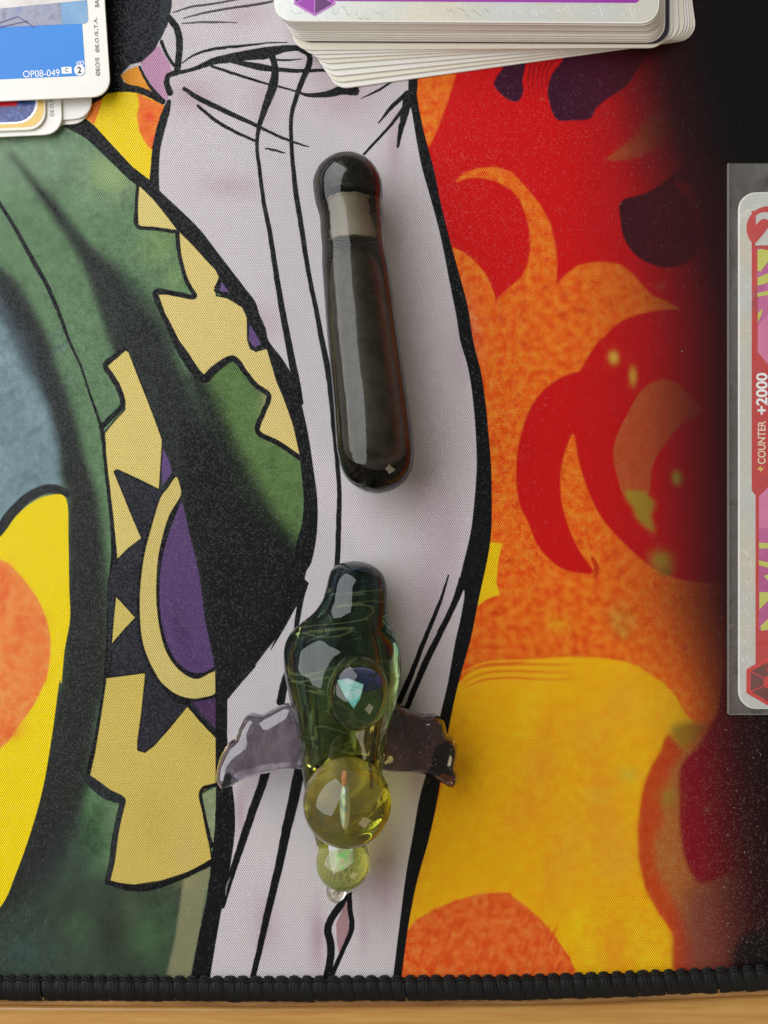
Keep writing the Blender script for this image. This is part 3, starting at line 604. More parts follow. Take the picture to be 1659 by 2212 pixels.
def chain_mesh():
    vs = []; fs = []; n = 12; m = 6
    pts = []
    for i in range(n + 1):
        t = i / n; pts.append((t * 2.35 - 1.1, 0.18 * math.sin(t * math.pi * 2) + 0.3 * math.sin(t * math.pi), 0.62 + 0.16 * math.sin(t * math.pi)))
    for i, p in enumerate(pts):
        r_ = 0.20 + 0.14 * math.sin(i / n * math.pi)
        for k in range(m):
            an = k / m * 2 * math.pi; vs.append((p[0], p[1] + r_ * math.cos(an), p[2] + r_ * math.sin(an)))
    for i in range(n):
        for k in range(m): fs.append((i * m + k, i * m + (k + 1) % m, (i + 1) * m + (k + 1) % m, (i + 1) * m + k))
    o = mesh_obj('chain_loop', vs, fs, th, None, True); me = o.data; bpy.data.objects.remove(o); return me
ch_me = chain_mesh()
px = -396.0; k = 0
while px < 2050:
    y = float(border_y(px)); x_, y_ = D2(px, y + 2)
    slope = math.atan2(float(border_y(px + 20)) - float(border_y(px - 20)), 40.0)
    o = bpy.data.objects.new('stitch', st_me[k % 5]); COL.objects.link(o); o.parent = mat_root
    o.location = (x_ * MM, y_ * MM, 0); o.rotation_euler = (0, 0, -slope + random.uniform(-0.09, 0.09)); o.scale = (random.uniform(0.92, 1.1), 1 + random.uniform(-0.02, 0.03), 1 + random.uniform(-0.08, 0.1))
    c = bpy.data.objects.new('chain_loop', ch_me); COL.objects.link(c); c.parent = mat_root
    c.location = (x_ * MM, (y_ - 0.1) * MM, 0); c.rotation_euler = (0, 0, -slope)
    px += 28.0 + random.uniform(-1.2, 1.2); k += 1

# ------------------------------------------------------------------ wooden table under the mat
def wood(name, c1, c2, rough, sc_, bumpv, coat):
    a = NT(name)
    mp = a.n('ShaderNodeMapping'); mp.inputs['Scale'].default_value = sc_; a.l(a.obj(), mp.inputs[0])
    f = a.n('ShaderNodeTexNoise'); f.inputs['Scale'].default_value = 1; f.inputs['Detail'].default_value = 6; f.inputs['Roughness'].default_value = 0.65; a.l(mp.outputs[0], f.inputs['Vector'])
    a.set(Base_Color=a.ramp(f.outputs[0], [(0.3, s2l(c1)), (0.72, s2l(c2))]), Roughness=rough, Normal=a.bump(f.outputs[0], bumpv, 0.0003))
    a.b.inputs['Coat Weight'].default_value = coat; a.b.inputs['Coat Roughness'].default_value = 0.12
    return a.m
def groove_y(x): return np.interp(x, [-300, 0, 553, 1106, 1400, 1659, 1960], [2191, 2192, 2196, 2192, 2183, 2170, 2150])
ZT = -2.7
wa = wood('raw_wood_edge', (128, 82, 42), (206, 156, 94), 0.6, (60, 900, 900), 0.8, 0.0)
wb = wood('lacquered_wood', (184, 128, 60), (216, 168, 94), 0.35, (40, 700, 700), 0.15, 0.5)
def strip(name, rows, mat_, parent=None):
    """rows: list of (function of traced x -> traced y, z); a lofted sheet"""
    xs_ = np.linspace(-900, 2560, 120); vs = []; fs = []
    for x in xs_:
        for fy, z in rows:
            X_, Y_ = D2(x, float(fy(x))); vs.append((X_, Y_, z))
    n = len(rows)
    for i in range(len(xs_) - 1):
        for r in range(n - 1):
            a_ = i * n + r; fs.append((a_, a_ + 1, a_ + n + 1, a_ + n))
    return mesh_obj(name, vs, fs, mat_, parent, True)
tb = strip('tabletop', [(lambda x: -1400, ZT - 20), (lambda x: -1400, ZT), (lambda x: 1500, ZT), (lambda x: groove_y(x) - 6, ZT), (lambda x: groove_y(x) - 2.5, ZT - 0.12), (lambda x: groove_y(x) - 1.6, ZT - 1.4)], wa)
tag(tb, 'pale wooden table board that the playmat lies on', kind='structure')
strip('edge_band', [(lambda x: groove_y(x) + 0.6, ZT - 1.4), (lambda x: groove_y(x) + 1.5, ZT - 0.5), (lambda x: groove_y(x) + 4, ZT - 0.15), (lambda x: groove_y(x) + 10, ZT - 0.05), (lambda x: groove_y(x) + 90, ZT - 0.3), (lambda x: groove_y(x) + 230, ZT - 2.0), (lambda x: groove_y(x) + 330, ZT - 6.0), (lambda x: groove_y(x) + 350, ZT - 20)], wb, tb)

# ------------------------------------------------------------------ trading cards
CW, CH, CT = 63.0, 88.0, 0.30
def rrect(x0, y0, x1, y1, r, n=6, r4=None):
    rr = r4 or (r, r, r, r); out = []
    for (cx, cy, a0, q) in ((x1 - rr[0], y1 - rr[0], 0, rr[0]), (x0 + rr[1], y1 - rr[1], 90, rr[1]), (x0 + rr[2], y0 + rr[2], 180, rr[2]), (x1 - rr[3], y0 + rr[3], 270, rr[3])):
        for k in range(n + 1):
            a = math.radians(a0 + 90 * k / n); out.append((cx + q * math.cos(a), cy + q * math.sin(a)))
    return out
def prism(name, pts, z0, z1, m, parent=None, bev=0.0):
    n = len(pts); vs = [(x, y, z0) for x, y in pts]
    if bev:
        c = (sum(p[0] for p in pts) / n, sum(p[1] for p in pts) / n)
        R = max(abs(p[0] - c[0]) for p in pts)
        vs += [(x, y, z1 - bev) for x, y in pts] + [(c[0] + (x - c[0]) * (1 - bev / R), c[1] + (y - c[1]) * (1 - bev / R), z1) for x, y in pts]
        fs = [tuple(reversed(range(n)))] + [(i, (i + 1) % n, n + (i + 1) % n, n + i) for i in range(n)] + [(n + i, n + (i + 1) % n, 2 * n + (i + 1) % n, 2 * n + i) for i in range(n)] + [tuple(range(2 * n, 3 * n))]
    else:
        vs += [(x, y, z1) for x, y in pts]
        fs = [tuple(reversed(range(n)))] + [(i, (i + 1) % n, n + (i + 1) % n, n + i) for i in range(n)] + [tuple(range(n, 2 * n))]
    return mesh_obj(name, vs, fs, m, parent)
def sheet(name, pts, z, m, parent=None):
    return prism(name, pts, z - 0.012, z, m, parent)
stock = plain('white_card_stock', (238, 236, 228), 0.42, 0.04, 600)
stock_side = plain('card_edge_stock', (222, 216, 208), 0.7, 0.12, 2500)
stock_warm = plain('cream_card_stock', (236, 230, 214), 0.42, 0.04, 600)
def text(name, body, x, y, size, m, parent, z, rz=0.0, off=0.0, sx=1.0, align='LEFT', fit=None):
    cu = bpy.data.curves.new(name, 'FONT'); cu.body = body; cu.size = size * MM; cu.offset = off * MM
    cu.extrude = 0.004 * MM; cu.align_x = align
    tmp = bpy.data.objects.new(name, cu); COL.objects.link(tmp)
    dg = bpy.context.evaluated_depsgraph_get(); me = bpy.data.meshes.new_from_object(tmp.evaluated_get(dg))
    bpy.data.objects.remove(tmp); me.materials.clear(); me.materials.append(m)
    if fit:
        xs_ = [v.co.x for v in me.vertices]; ys_ = [v.co.y for v in me.vertices]
        fx = fit[0] * MM / (max(xs_) - min(xs_)); fy = fit[1] * MM / (max(ys_) - min(ys_)); x0_, y0_ = min(xs_), min(ys_)
        for v in me.vertices: v.co.x = (v.co.x - x0_) * fx; v.co.y = (v.co.y - y0_) * fy
        sx = 1.0
    o = bpy.data.objects.new(name, me); COL.objects.link(o); o.parent = parent
    o.location = (x * MM, y * MM, z * MM); o.rotation_euler = (0, 0, rz); o.scale = (sx, 1, 1)
    return o
def card_root(D, z, rot, corner='bl', tilt=(0, 0), label='', group=None):
    """place a card whose given corner (of the un-rounded rectangle) is seen at D; local origin = that corner"""
    x, y = D2(D[0], D[1], z)
    r = empty('trading_card', (x, y, z), math.radians(rot))
    r.rotation_euler = (math.radians(tilt[0]), math.radians(tilt[1]), math.radians(rot))
    tag(r, label, 'card', group); return r
base_cache = {}
def card_body(root, corner='bl', m=None):
    key = (corner, (m or stock).name)
    ox = 0 if corner == 'bl' else -CW
    if key not in base_cache:
        pts = rrect(ox, 0, ox + CW, CH, 3.0)
        o = prism('card_body', pts, 0, CT, m or stock, root, 0.06)
        o.data.materials.append(stock_side)
        for p in o.data.polygons:
            if abs(p.normal.z) < 0.3: p.material_index = 1
        base_cache[key] = o.data
    else:
        o = bpy.data.objects.new('card_body', base_cache[key]); COL.objects.link(o); o.parent = root
    return o

# left pile ---------------------------------------------------------
blue = NT('blue_card_ink'); 
fb = blue.noise(30, 2); blue.set(Base_Color=blue.mix(fb, s2l((0, 140, 222)), s2l((28, 112, 208))), Roughness=0.35); blue = blue.m
def hole_mat(name, a1, a2, a3, sc_=60):
    a = NT(name); f = a.noise(sc_, 4, 0.6, dist=1.5)
    a.set(Base_Color=a.ramp(f, [(0.3, s2l(a1)), (0.5, s2l(a2)), (0.72, s2l(a3))]), Roughness=0.3); return a.m
artg = hole_mat('pale_grey_art', (196, 190, 188), (216, 210, 204), (232, 230, 228), 90)
artl = hole_mat('lilac_grey_art', (104, 108, 140), (150, 152, 172), (120, 134, 168), 140)
artb = hole_mat('steel_blue_art', (92, 140, 188), (112, 158, 200), (140, 176, 208), 90)
navy = hole_mat('navy_holo_ink', (44, 52, 110), (52, 62, 128), (96, 128, 196), 900)
white_ink = plain('white_ink', (246, 246, 246), 0.4, 0.02)
black_ink = plain('black_ink', (28, 28, 32), 0.5, 0.05)
grey_ink = plain('grey_ink', (104, 104, 106), 0.5, 0.05)
red_ink = plain('red_ink', (214, 30, 48), 0.35, 0.05)
gold_ink = plain('gold_ink', (226, 190, 96), 0.35, 0.15, 2500)
violet_ink = plain('violet_line_ink', (84, 66, 128), 0.4, 0.2, 2000)

ZP = 2.0
# low cards of the left pile (photo pixels -> corner br)
def tcol(i, j, x, y): return T(i, j, [(x, y)])[0]
low = []
for n_, (cx, cy, rot, z, lab, mm_) in enumerate([
        (404, 868, 2.6, 0.9, 'white card with navy panel, lowest but one in the left pile', None),
        (400, 890, 3.2, 0.35, 'white card at the very bottom of the left pile', None),
        (608, 768, 3.8, 1.25, 'white card with a blue corner sticking out to the right under the big blue card', None)]):
    pass
def pile_card(px, py, rot, z, lab, m=None, grp=None, tilt=(0, 0)):
    r = card_root(tcol(0, 0, px, py), z, rot, 'br', tilt, lab, grp); card_body(r, 'br', m); return r
c_low = pile_card(590, 800, 4.0, 0.03, 'lowest card of the left pile, a thin white edge along the robe outline')
c_nav = pile_card(410, 872, 2.8, 0.80, 'white bordered card with navy and red panel, sticking out below the blue card')
c_yel = pile_card(304, 842, 2.4, 1.20, 'yellow edged card with dark blue panel lying on the navy and red card', stock_warm)
c_slv = pile_card(604, 768, 4.0, 0.40, 'white card with a blue corner, peeping out right under the big blue card')
zt = CT + 0.02
pr = rrect(-60, 3.6, -3.9, 60, 1.2)
sheet('blue_panel', rrect(-60, 3.5, -2.9, 60, 1.0), zt, blue, c_slv)
text('copyright_line', '©E.O./S.', -1.3, 3.0, 0.95, grey_ink, c_nav, zt, math.radians(90))
sheet('navy_panel', rrect(-60, 3.6, -4.2, 40, 1.2), zt, navy, c_nav)
sheet('gold_edge', rrect(-58, 0.5, -0.25, 60, 3.0), zt, gold_ink, c_yel)
sheet('white_edge', rrect(-58, 1.1, -1.2, 60, 3.6), zt + 0.02, white_ink, c_yel)
sheet('navy_panel', rrect(-58, 1.45, -1.6, 60, 3.4), zt + 0.04, navy, c_yel)
sheet('red_band', rrect(-58, 4.1, -4.7, 13, 0.4), zt + 0.06, red_ink, c_yel)

c_blue = card_root(tcol(0, 0, 722, 628), ZP, 3.0, 'br', (3.0, 1.0), 'blue bordered card with a numbered white circle, top of the left pile')
card_body(c_blue, 'br')
# local frame: origin bottom right corner, mm ; u to the left negative
def LB(px, py):
    """traced tile(0,0) point -> local mm of the blue card (approximate inverse)"""
    x, y = D2(*tcol(0, 0, px, py), ZP); ox, oy = D2(*tcol(0, 0, 722, 628), ZP); c, s = math.cos(math.radians(-3.0)), math.sin(math.radians(-3.0))
    dx, dy = x - ox, y - oy; return (dx * c - dy * s, dx * s + dy * c)
sheet('blue_panel', rrect(-59.2, 3.55, -4.0, 82, 0.8), zt, blue, c_blue)
a0 = LB(585, 175); sheet('picture_field', rrect(-57, a0[1] + 0.1, a0[0], 74, 0.8), zt + 0.02, artb, c_blue)
sheet('picture_band', rrect(-57, a0[1] + 0.12, a0[0] - 4.4, 74, 0.3), zt + 0.03, artl, c_blue)
sheet('picture_top', [(-57, a0[1] + 3.2), (-20, a0[1] + 3.0), (a0[0], a0[1] + 3.9), (a0[0], 74), (-57, 74)], zt + 0.045, artg, c_blue)
for k, (p0, p1) in enumerate([((130, 130), (240, 200)), ((0, 180), (130, 135)), ((0, 205), (200, 160))]):
    q0, q1 = LB(*p0), LB(*p1); dx, dy = q1[0] - q0[0], q1[1] - q0[1]; L = math.hypot(dx, dy); nx, ny = -dy / L * 0.09, dx / L * 0.09
    sheet('picture_line', [(q0[0] - nx, q0[1] - ny), (q1[0] - nx, q1[1] - ny), (q1[0] + nx, q1[1] + ny), (q0[0] + nx, q0[1] + ny)], zt + 0.06, violet_ink, c_blue)
b1 = LB(162, 516); text('collector_number', 'OP08-049', b1[0], b1[1], 2.02, white_ink, c_blue, zt + 0.02, 0, 0.0, fit=(6.1, 1.12))
b2 = LB(409, 490); sheet('rarity_box', rrect(b2[0], b2[1], b2[0] + 1.68, b2[1] + 1.1, 0.12), zt + 0.02, white_ink, c_blue)
text('rarity_letter', 'C', b2[0] + 0.56, b2[1] + 0.28, 0.85, grey_ink, c_blue, zt + 0.035, 0, 0.03)
b3 = LB(523, 465); circ = lambda x, y, r_, n=28: [(x + r_ * math.cos(2 * math.pi * i / n), y + r_ * math.sin(2 * math.pi * i / n)) for i in range(n)]
sheet('number_disc', circ(b3[0], b3[1], 0.90), zt + 0.02, white_ink, c_blue)
text('disc_numeral', '2', b3[0] - 0.38, b3[1] - 0.5, 1.45, black_ink, c_blue, zt + 0.035, 0, 0.035)
for k in range(3):
    ring = circ(b3[0] + 0.15 + k * 0.38 - 0.4, b3[1] + 1.15 + (k % 2) * 0.12, 0.24 if k < 2 else 0.34, 14)
    inner = circ(b3[0] + 0.15 + k * 0.38 - 0.4, b3[1] + 1.15 + (k % 2) * 0.12, 0.15 if k < 2 else 0.22, 14)
    vs = [(x, y, zt + 0.03) for x, y in ring + inner]; mesh_obj('emblem_curl', vs, [(i, (i + 1) % 14, 14 + (i + 1) % 14, 14 + i) for i in range(14)], white_ink, c_blue)
for body_, yy_, w_ in (('©EO/S', 500, 3.0), ('©E.O./S.,T.A.', 352, 5.7), ('BAN', 66, 1.75)):
    b4 = LB(655, yy_); text('copyright_line', body_, b4[0], b4[1], 1.0, grey_ink, c_blue, zt + 0.02, math.radians(90), 0.01, fit=(w_, 0.72))

# deck at the top ------------------------------------------------------
DG1 = 'cards in the squared upper part of the top deck'; DG2 = 'cards fanned out at the bottom of the top deck'
purple = NT('purple_card_ink'); fp = purple.noise(40, 3); purple.set(Base_Color=purple.mix(fp, s2l((138, 48, 150)), s2l((176, 74, 186))), Roughness=0.3); purple = purple.m
purple_d = plain('deep_purple_ink', (98, 52, 108), 0.35, 0.1)
purple_l = plain('light_purple_line', (190, 120, 200), 0.35, 0.05)
def foil_mat():
    a = NT('foil_border')
    f = a.noise(260, 5, 0.6, dist=2.0); g_ = a.noise(60, 2)
    base = a.ramp(g_, [(0.3, s2l((218, 224, 224))), (0.5, s2l((222, 222, 210))), (0.7, s2l((236, 222, 196)))])
    wv = a.n('ShaderNodeTexNoise'); wv.inputs['Scale'].default_value = 420; wv.inputs['Detail'].default_value = 1; wv.inputs['Distortion'].default_value = 3; a.l(a.obj(), wv.inputs['Vector'])
    line = a.math('LESS_THAN', a.math('ABSOLUTE', a.math('SUBTRACT', wv.outputs[0], 0.5)), 0.012)
    base = a.mix(a.math('MULTIPLY', line, 0.7), base, (0.93, 0.93, 0.9))
    a.set(Base_Color=base, Roughness=0.28, Metallic=0.25, Normal=a.bump(f, 0.25, 0.00004)); return a.m
foil = foil_mat()
ndeck = 13; nfan = 8
zb = 0.0
fan = []
# fanned cards, bottom first: traced bottom-left corner (un-rounded) and rotation
for k in range(nfan):
    t = k / (nfan - 1)
    rot = 7.6 * (1 - t) ** 0.9 + 0.4
    bl = (706 - 62 * t, 200 - 92 * t)      # first guess, refined below
    bl = (np.interp(t, [0, .3, .6, 1], [716, 696, 676, 632]), np.interp(t, [0, .3, .6, 1], [196, 168, 138, 110]))
    lab = 'white bottom card of the top deck with a tiny green speck, turned the furthest' if k == 0 else 'white card fanned out under the squared part of the top deck'
    r = card_root(bl, zb, rot, 'bl', (0, 0), lab, None if k == 0 else DG2); card_body(r, 'bl', stock_warm if k % 3 == 1 else stock)
    if k == 0:
        sheet('green_speck', circ(4.4, 2.3, 0.34, 10), CT + 0.014, plain('green_speck_ink', (70, 190, 140), 0.5), r)
    fan.append(r); zb += CT + 0.012
dark = plain('dark_card_stock', (40, 40, 58), 0.5, 0.1)
for k in range(ndeck):
    t = k / (ndeck - 1)
    rot = -0.3 + random.uniform(-0.18, 0.18)
    if k == 0: lab, g_ = 'dark edged card showing as a black line across the top deck', None
    elif k == ndeck - 1: lab, g_ = 'purple framed card with a gem corner and collector number, top of the deck', None
    else: lab, g_ = 'white edged card in the squared upper part of the top deck', DG1
    blx = np.interp(t, [0, .1, .6, 1], [634, 622, 606, 592]) + random.uniform(-1.5, 1.5); bly = np.interp(t, [0, .1, .5, 1], [93, 88, 66, 48])
    r = card_root((blx, bly), zb, rot if k < ndeck - 1 else -0.35, 'bl', (0, 0), lab, g_); card_body(r, 'bl', dark if k == 0 else (stock_warm if k % 4 == 2 else stock))
    zb += CT + 0.015
top = r
sheet('foil_border', rrect(0.25, 0.25, CW - 0.25, CH - 0.25, 2.8), zt, foil, top)
ztp = zt + 0.02
sheet('purple_frame', rrect(3.6, 3.35, CW - 3.2, 84, 0.9), ztp, purple, top)
gem = [(5.0 + 3.1 * math.cos(math.radians(a)), 4.4 + 3.1 * math.sin(math.radians(a))) for a in range(90, 450, 60)]
gem = [(6.6 + 3.9 * math.sin(math.radians(a)), 4.75 + 3.9 * math.cos(math.radians(a))) for a in range(0, 360, 60)]
gem = [(p[0] - 0.0, p[1]) for p in gem]
g1 = sheet('gem_emblem', gem, ztp + 0.02, purple_l, top)
gc = (6.6, 4.75)
for i in range(6):
    a_, b_ = gem[i], gem[(i + 1) % 6]
    tri = [(gc[0] + (p[0] - gc[0]) * f_, gc[1] + (p[1] - gc[1]) * f_) for p, f_ in ((a_, .9), (b_, .9), (b_, .1), (a_, .1))]
    mid = ((a_[0] + b_[0]) / 2 - gc[0], (a_[1] + b_[1]) / 2 - gc[1])
    tri = [(gc[0] + mid[0] * 0.06 + (x - gc[0]) * 0.94, gc[1] + mid[1] * 0.06 + (y - gc[1]) * 0.94) for x, y in tri]
    sheet('gem_facet', tri[::-1], ztp + 0.04, purple if i % 2 else purple_d, g1)
sheet('text_field', rrect(9.5, 6.2, 44, 40, 0.6), ztp + 0.02, hole_mat('violet_field', (86, 60, 110), (110, 80, 130), (150, 110, 170), 300), top)
text('collector_number', 'OP06-064', 47.6, 4.55, 1.6, white_ink, top, ztp + 0.02, 0, 0.0, fit=(6.4, 1.2))
sheet('rarity_box', rrect(54.9, 4.75, 56.9, 6.1, 0.15), ztp + 0.02, white_ink, top)
text('rarity_letter', 'C', 55.5, 5.05, 0.95, grey_ink, top, ztp + 0.035, 0, 0.03)
sheet('number_disc', circ(58.3, 5.2, 1.02), ztp + 0.02, white_ink, top)
text('disc_numeral', '2', 57.86, 4.62, 1.5, black_ink, top, ztp + 0.035, 0, 0.03)
text('copyright_line', '©EO/S', 62.0, 4.2, 1.3, grey_ink, top, ztp, math.radians(90), 0.012)
def scrib(x0, y0, n, amp, m, root, wdt=0.045):
    pts = [(x0 + i * 0.33 + random.uniform(-.18, .18), y0 + random.uniform(-amp, amp)) for i in range(n)]
    q = catmull(pts, 3); vs = []; fs = []
    for i, p in enumerate(q):
        vs += [(p[0], p[1] - wdt, ztp + 0.012), (p[0] + wdt, p[1] + wdt, ztp + 0.012)]
        if i: fs.append((2 * i - 2, 2 * i - 1, 2 * i + 1, 2 * i))
    return mesh_obj('signature_scribble', vs, fs, m, root)
pencil = plain('faint_pencil_ink', (176, 174, 168), 0.4, 0.1); holo_w = plain('white_foil_ink', (252, 252, 250), 0.25, 0.02)
for x0, n in ((2.6, 14), (9.5, 10), (13.2, 16), (28, 10), (31, 13)): scrib(x0, 1.75 if n != 16 else 1.1, n, 0.75, pencil, top)
for x0, n in ((37, 12), (42, 9), (46.5, 10), (52, 6), (58, 6)): scrib(x0, 1.9, n, 0.9, holo_w, top)

# sleeved card at the right -------------------------------------------
ZS = 0.10
sx, sy = D2(1571, 1543, ZS)
slv = empty('card_sleeve', (sx, sy, 0.02), 0)
tag(slv, 'clear plastic card sleeve around the red and pink card at the right edge', 'card sleeve')
def sleeve_mat():
    a = NT('clear_sleeve_plastic'); f = a.noise(70, 3, 0.5, dist=1.0)
    a.set(Base_Color=(0.52, 0.5, 0.46), Roughness=a.ramp(f, [(0.35, (0.10,)), (0.65, (0.26,))]), Normal=a.bump(f, 1.0, 0.004))
    a.b.inputs['Alpha'].default_value = 0.13; a.b.inputs['Specular IOR Level'].default_value = 1.0
    a.b.inputs['Coat Weight'].default_value = 0.3
    return a.m
slm = sleeve_mat()
SW, SH = 66.5, (1543 - 355) / K
def film(name, z):
    nx, ny = 18, 26; vs = []; fs = []
    for j in range(ny + 1):
        for i in range(nx + 1):
            u, v = i / nx, j / ny
            vs.append((u * SW, v * SH, z + 0.05 * math.sin(u * 9 + v * 4) * math.sin(v * 7) * (1 if z > 0.2 else 0)))
    for j in range(ny):
        for i in range(nx):
            a_ = j * (nx + 1) + i; fs.append((a_, a_ + 1, a_ + nx + 2, a_ + nx + 1))
    return mesh_obj(name, vs, fs, slm, slv, True)
film('back_film', 0.02); film('front_film', 0.50)
seam = plain('sleeve_seam', (126, 122, 112), 0.3, 0.1)
prism('side_seam', [(0, 0), (0.16, 0), (0.16, SH), (0, SH)], 0.0, 0.52, seam, slv)
prism('bottom_seam', [(0, 0), (SW, 0), (SW, 0.13), (0, 0.13)], 0.0, 0.52, seam, slv)
pcx, pcy = D2(1594, 1531, 0.3)
pink = card_root((1594, 1531), 0.08, 0.0, 'bl', (0, 0), 'red framed pink card reading counter plus 2000, inside the clear sleeve')
card_body(pink, 'bl')
def LP(i, j, x, y):
    d = tcol(i, j, x, y); a_, b_ = D2(d[0], d[1], 0.4); o_ = D2(1594, 1531, 0.08); return (a_ - o_[0], b_ - o_[1])
sheet('foil_border', rrect(0.2, 0.2, CW - 0.2, CH - 0.2, 2.8), zt, foil, pink)
redc = hole_mat('red_frame_ink', (190, 50, 46), (204, 44, 44), (176, 44, 60), 60)
x_l = LP(2, 1, 1553, 0)[0]
x_l2 = LP(2, 1, 1578, 0)[0]
yA = LP(2, 1, 0, 965)[1]; yB = LP(2, 1, 0, 1000)[1]
fr = [(x_l2, 4.0), (CW - x_l2, 4.0), (CW - x_l, yB), (CW - x_l, CH - 3.2), (x_l, CH - 3.2), (x_l, yA), (x_l2, yB)]
sheet('red_frame', fr, zt + 0.02, redc, pink)
magenta = hole_mat('magenta_art', (176, 72, 136), (196, 88, 150), (216, 120, 170), 70)
rose = plain('rose_art', (222, 124, 168), 0.35, 0.05); lime = plain('lime_art', (204, 208, 92), 0.35, 0.05)
ytop = LP(2, 1, 1590, 70)[1]; ybt = LP(2, 1, 1590, 1005)[1]; xi = LP(2, 1, 1592, 0)[0]; xw = LP(2, 1, 1659, 0)[0]
ya = LP(2, 1, 0, 150)[1]; yb2 = LP(2, 1, 0, 945)[1]
def clipq(pts, z, m, nm): sheet(nm, pts, z, m, pink)
sheet('picture_field', [(xi, ytop), (xw, ya), (xw + 5, ya), (CW - 5, ya), (CW - 5, CH - 5), (xi, CH - 5)], zt + 0.04, magenta, pink)
x3 = LP(2, 1, 1600, 0)[0]
sheet('picture_field', [(x3, ybt), (xw, yb2), (CW - 5, yb2), (CW - 5, 7), (x3, LP(2, 1, 0, 1870)[1])], zt + 0.04, magenta, pink)
sheet('rose_shape', [(xi, LP(2, 0, 0, 2110)[1]), (xi + 3.0, LP(2, 0, 0, 1990)[1]), (xi + 8, LP(2, 0, 0, 2000)[1]), (xi + 8, ya + 0.05), (xw, ya + 0.05), (xi, ytop + 0.05)], zt + 0.055, rose, pink)
sheet('rose_shape', [(x3, ybt - 0.05), (xw, yb2 - 0.05), (xw + 6, yb2 - 0.05), (xw + 6, LP(2, 1, 0, 1180)[1]), (x3, LP(2, 1, 0, 1215)[1])], zt + 0.055, rose, pink)
for i, j, P in [(2, 0, [(1590, 1620), (1659, 1600), (1700, 1640), (1640, 1720), (1610, 1760), (1590, 1755)]), (2, 0, [(1590, 1800), (1659, 1770), (1700, 1740), (1700, 1800), (1640, 1840), (1590, 1850)]), (2, 0, [(1590, 1900), (1659, 1885), (1740, 1880), (1740, 1905), (1640, 1915), (1590, 1925)]), (2, 0, [(1592, 2030), (1625, 1995), (1615, 2040), (1592, 2090)]),
                (2, 1, [(1600, 1305), (1700, 1310), (1700, 1345), (1600, 1340)]), (2, 1, [(1600, 1420), (1700, 1440), (1700, 1480), (1600, 1450)]), (2, 1, [(1630, 1520), (1690, 1500), (1690, 1580)]), (2, 1, [(1602, 1625), (1700, 1625), (1650, 1690), (1602, 1740)]), (2, 1, [(1610, 1845), (1700, 1760), (1740, 1790), (1650, 1870), (1615, 1875)])]:
    pts = [LP(i, j, *p) for p in P]
    ar = sum(pts[q][0] * pts[(q + 1) % len(pts)][1] - pts[(q + 1) % len(pts)][0] * pts[q][1] for q in range(len(pts)))
    sheet('lime_shape', pts if ar > 0 else pts[::-1], zt + 0.07, lime, pink)
cost = D2(1659.5, 493, 0.4); o_ = D2(1594, 1531, 0.08); cxy = (cost[0] - o_[0], cost[1] - o_[1])
sheet('cost_disc', circ(cxy[0], cxy[1], 3.72, 44), zt + 0.085, redc, pink)
text('cost_numeral', '2', cxy[0] - 2.32, cxy[1] - 2.75, 7.6, foil, pink, zt + 0.1, 0, 0.2, 1.1)
cwx = LP(2, 1, 1643, 0)[0]
text('counter_word', 'COUNTER', cwx, LP(2, 1, 0, 795)[1], 2.35, plain('cream_ink', (240, 224, 200), 0.4), pink, zt + 0.06, math.radians(90), 0.03, fit=(7.3, 1.36))
text('counter_value', '+2000', LP(2, 1, 1655, 0)[0], LP(2, 1, 0, 475)[1], 3.15, white_ink, pink, zt + 0.06, math.radians(90), 0.08, fit=(7.1, 1.95))
bl_ = [LP(2, 1, *p) for p in [(1588, 830), (1612, 805), (1612, 825), (1636, 812), (1610, 850), (1606, 834)]]
sheet('lightning_mark', bl_[::-1], zt + 0.06, gold_ink, pink)
gx, gy = D2(1668, 1474, 0.4); gx -= o_[0]; gy -= o_[1]
hexp = [(gx + 4.35 * math.sin(math.radians(a)), gy + 4.0 * math.cos(math.radians(a))) for a in range(30, 390, 60)]
hexp = [(gx + s_ * 4.5, gy + t_ * 4.3) for s_, t_ in ((-0.98, 0.52), (-0.98, -0.42), (-0.1, -0.95), (0.1, -0.95), (0.98, -0.42), (0.98, 0.52), (0.1, 0.98), (-0.35, 0.9))]
g2 = sheet('gem_emblem', hexp, zt + 0.09, plain('bright_red_ink', (214, 46, 46), 0.35), pink)
dkred = plain('dark_red_ink', (112, 44, 44), 0.35, 0.1)
for i in range(8):
    a_, b_ = hexp[i], hexp[(i + 1) % 8]
    if math.hypot(a_[0] - b_[0], a_[1] - b_[1]) < 1.2: continue
    q = [(gx + (p[0] - gx) * f_, gy + (p[1] - gy) * f_) for p, f_ in ((a_, .86), (b_, .86), (b_, .32), (a_, .32))]
    m_ = ((a_[0] + b_[0]) / 2 - gx, (a_[1] + b_[1]) / 2 - gy); cxq = sum(p[0] for p in q) / 4; cyq = sum(p[1] for p in q) / 4
    q = [(cxq + (p[0] - cxq) * 0.9, cyq + (p[1] - cyq) * 0.9) for p in q]
    sheet('gem_facet', q, zt + 0.11, dkred, g2)
for k in range(9): 
    s_ = scrib(0.5, 6 + k * 2.6, 6, 0.8, holo_w, pink, 0.05)

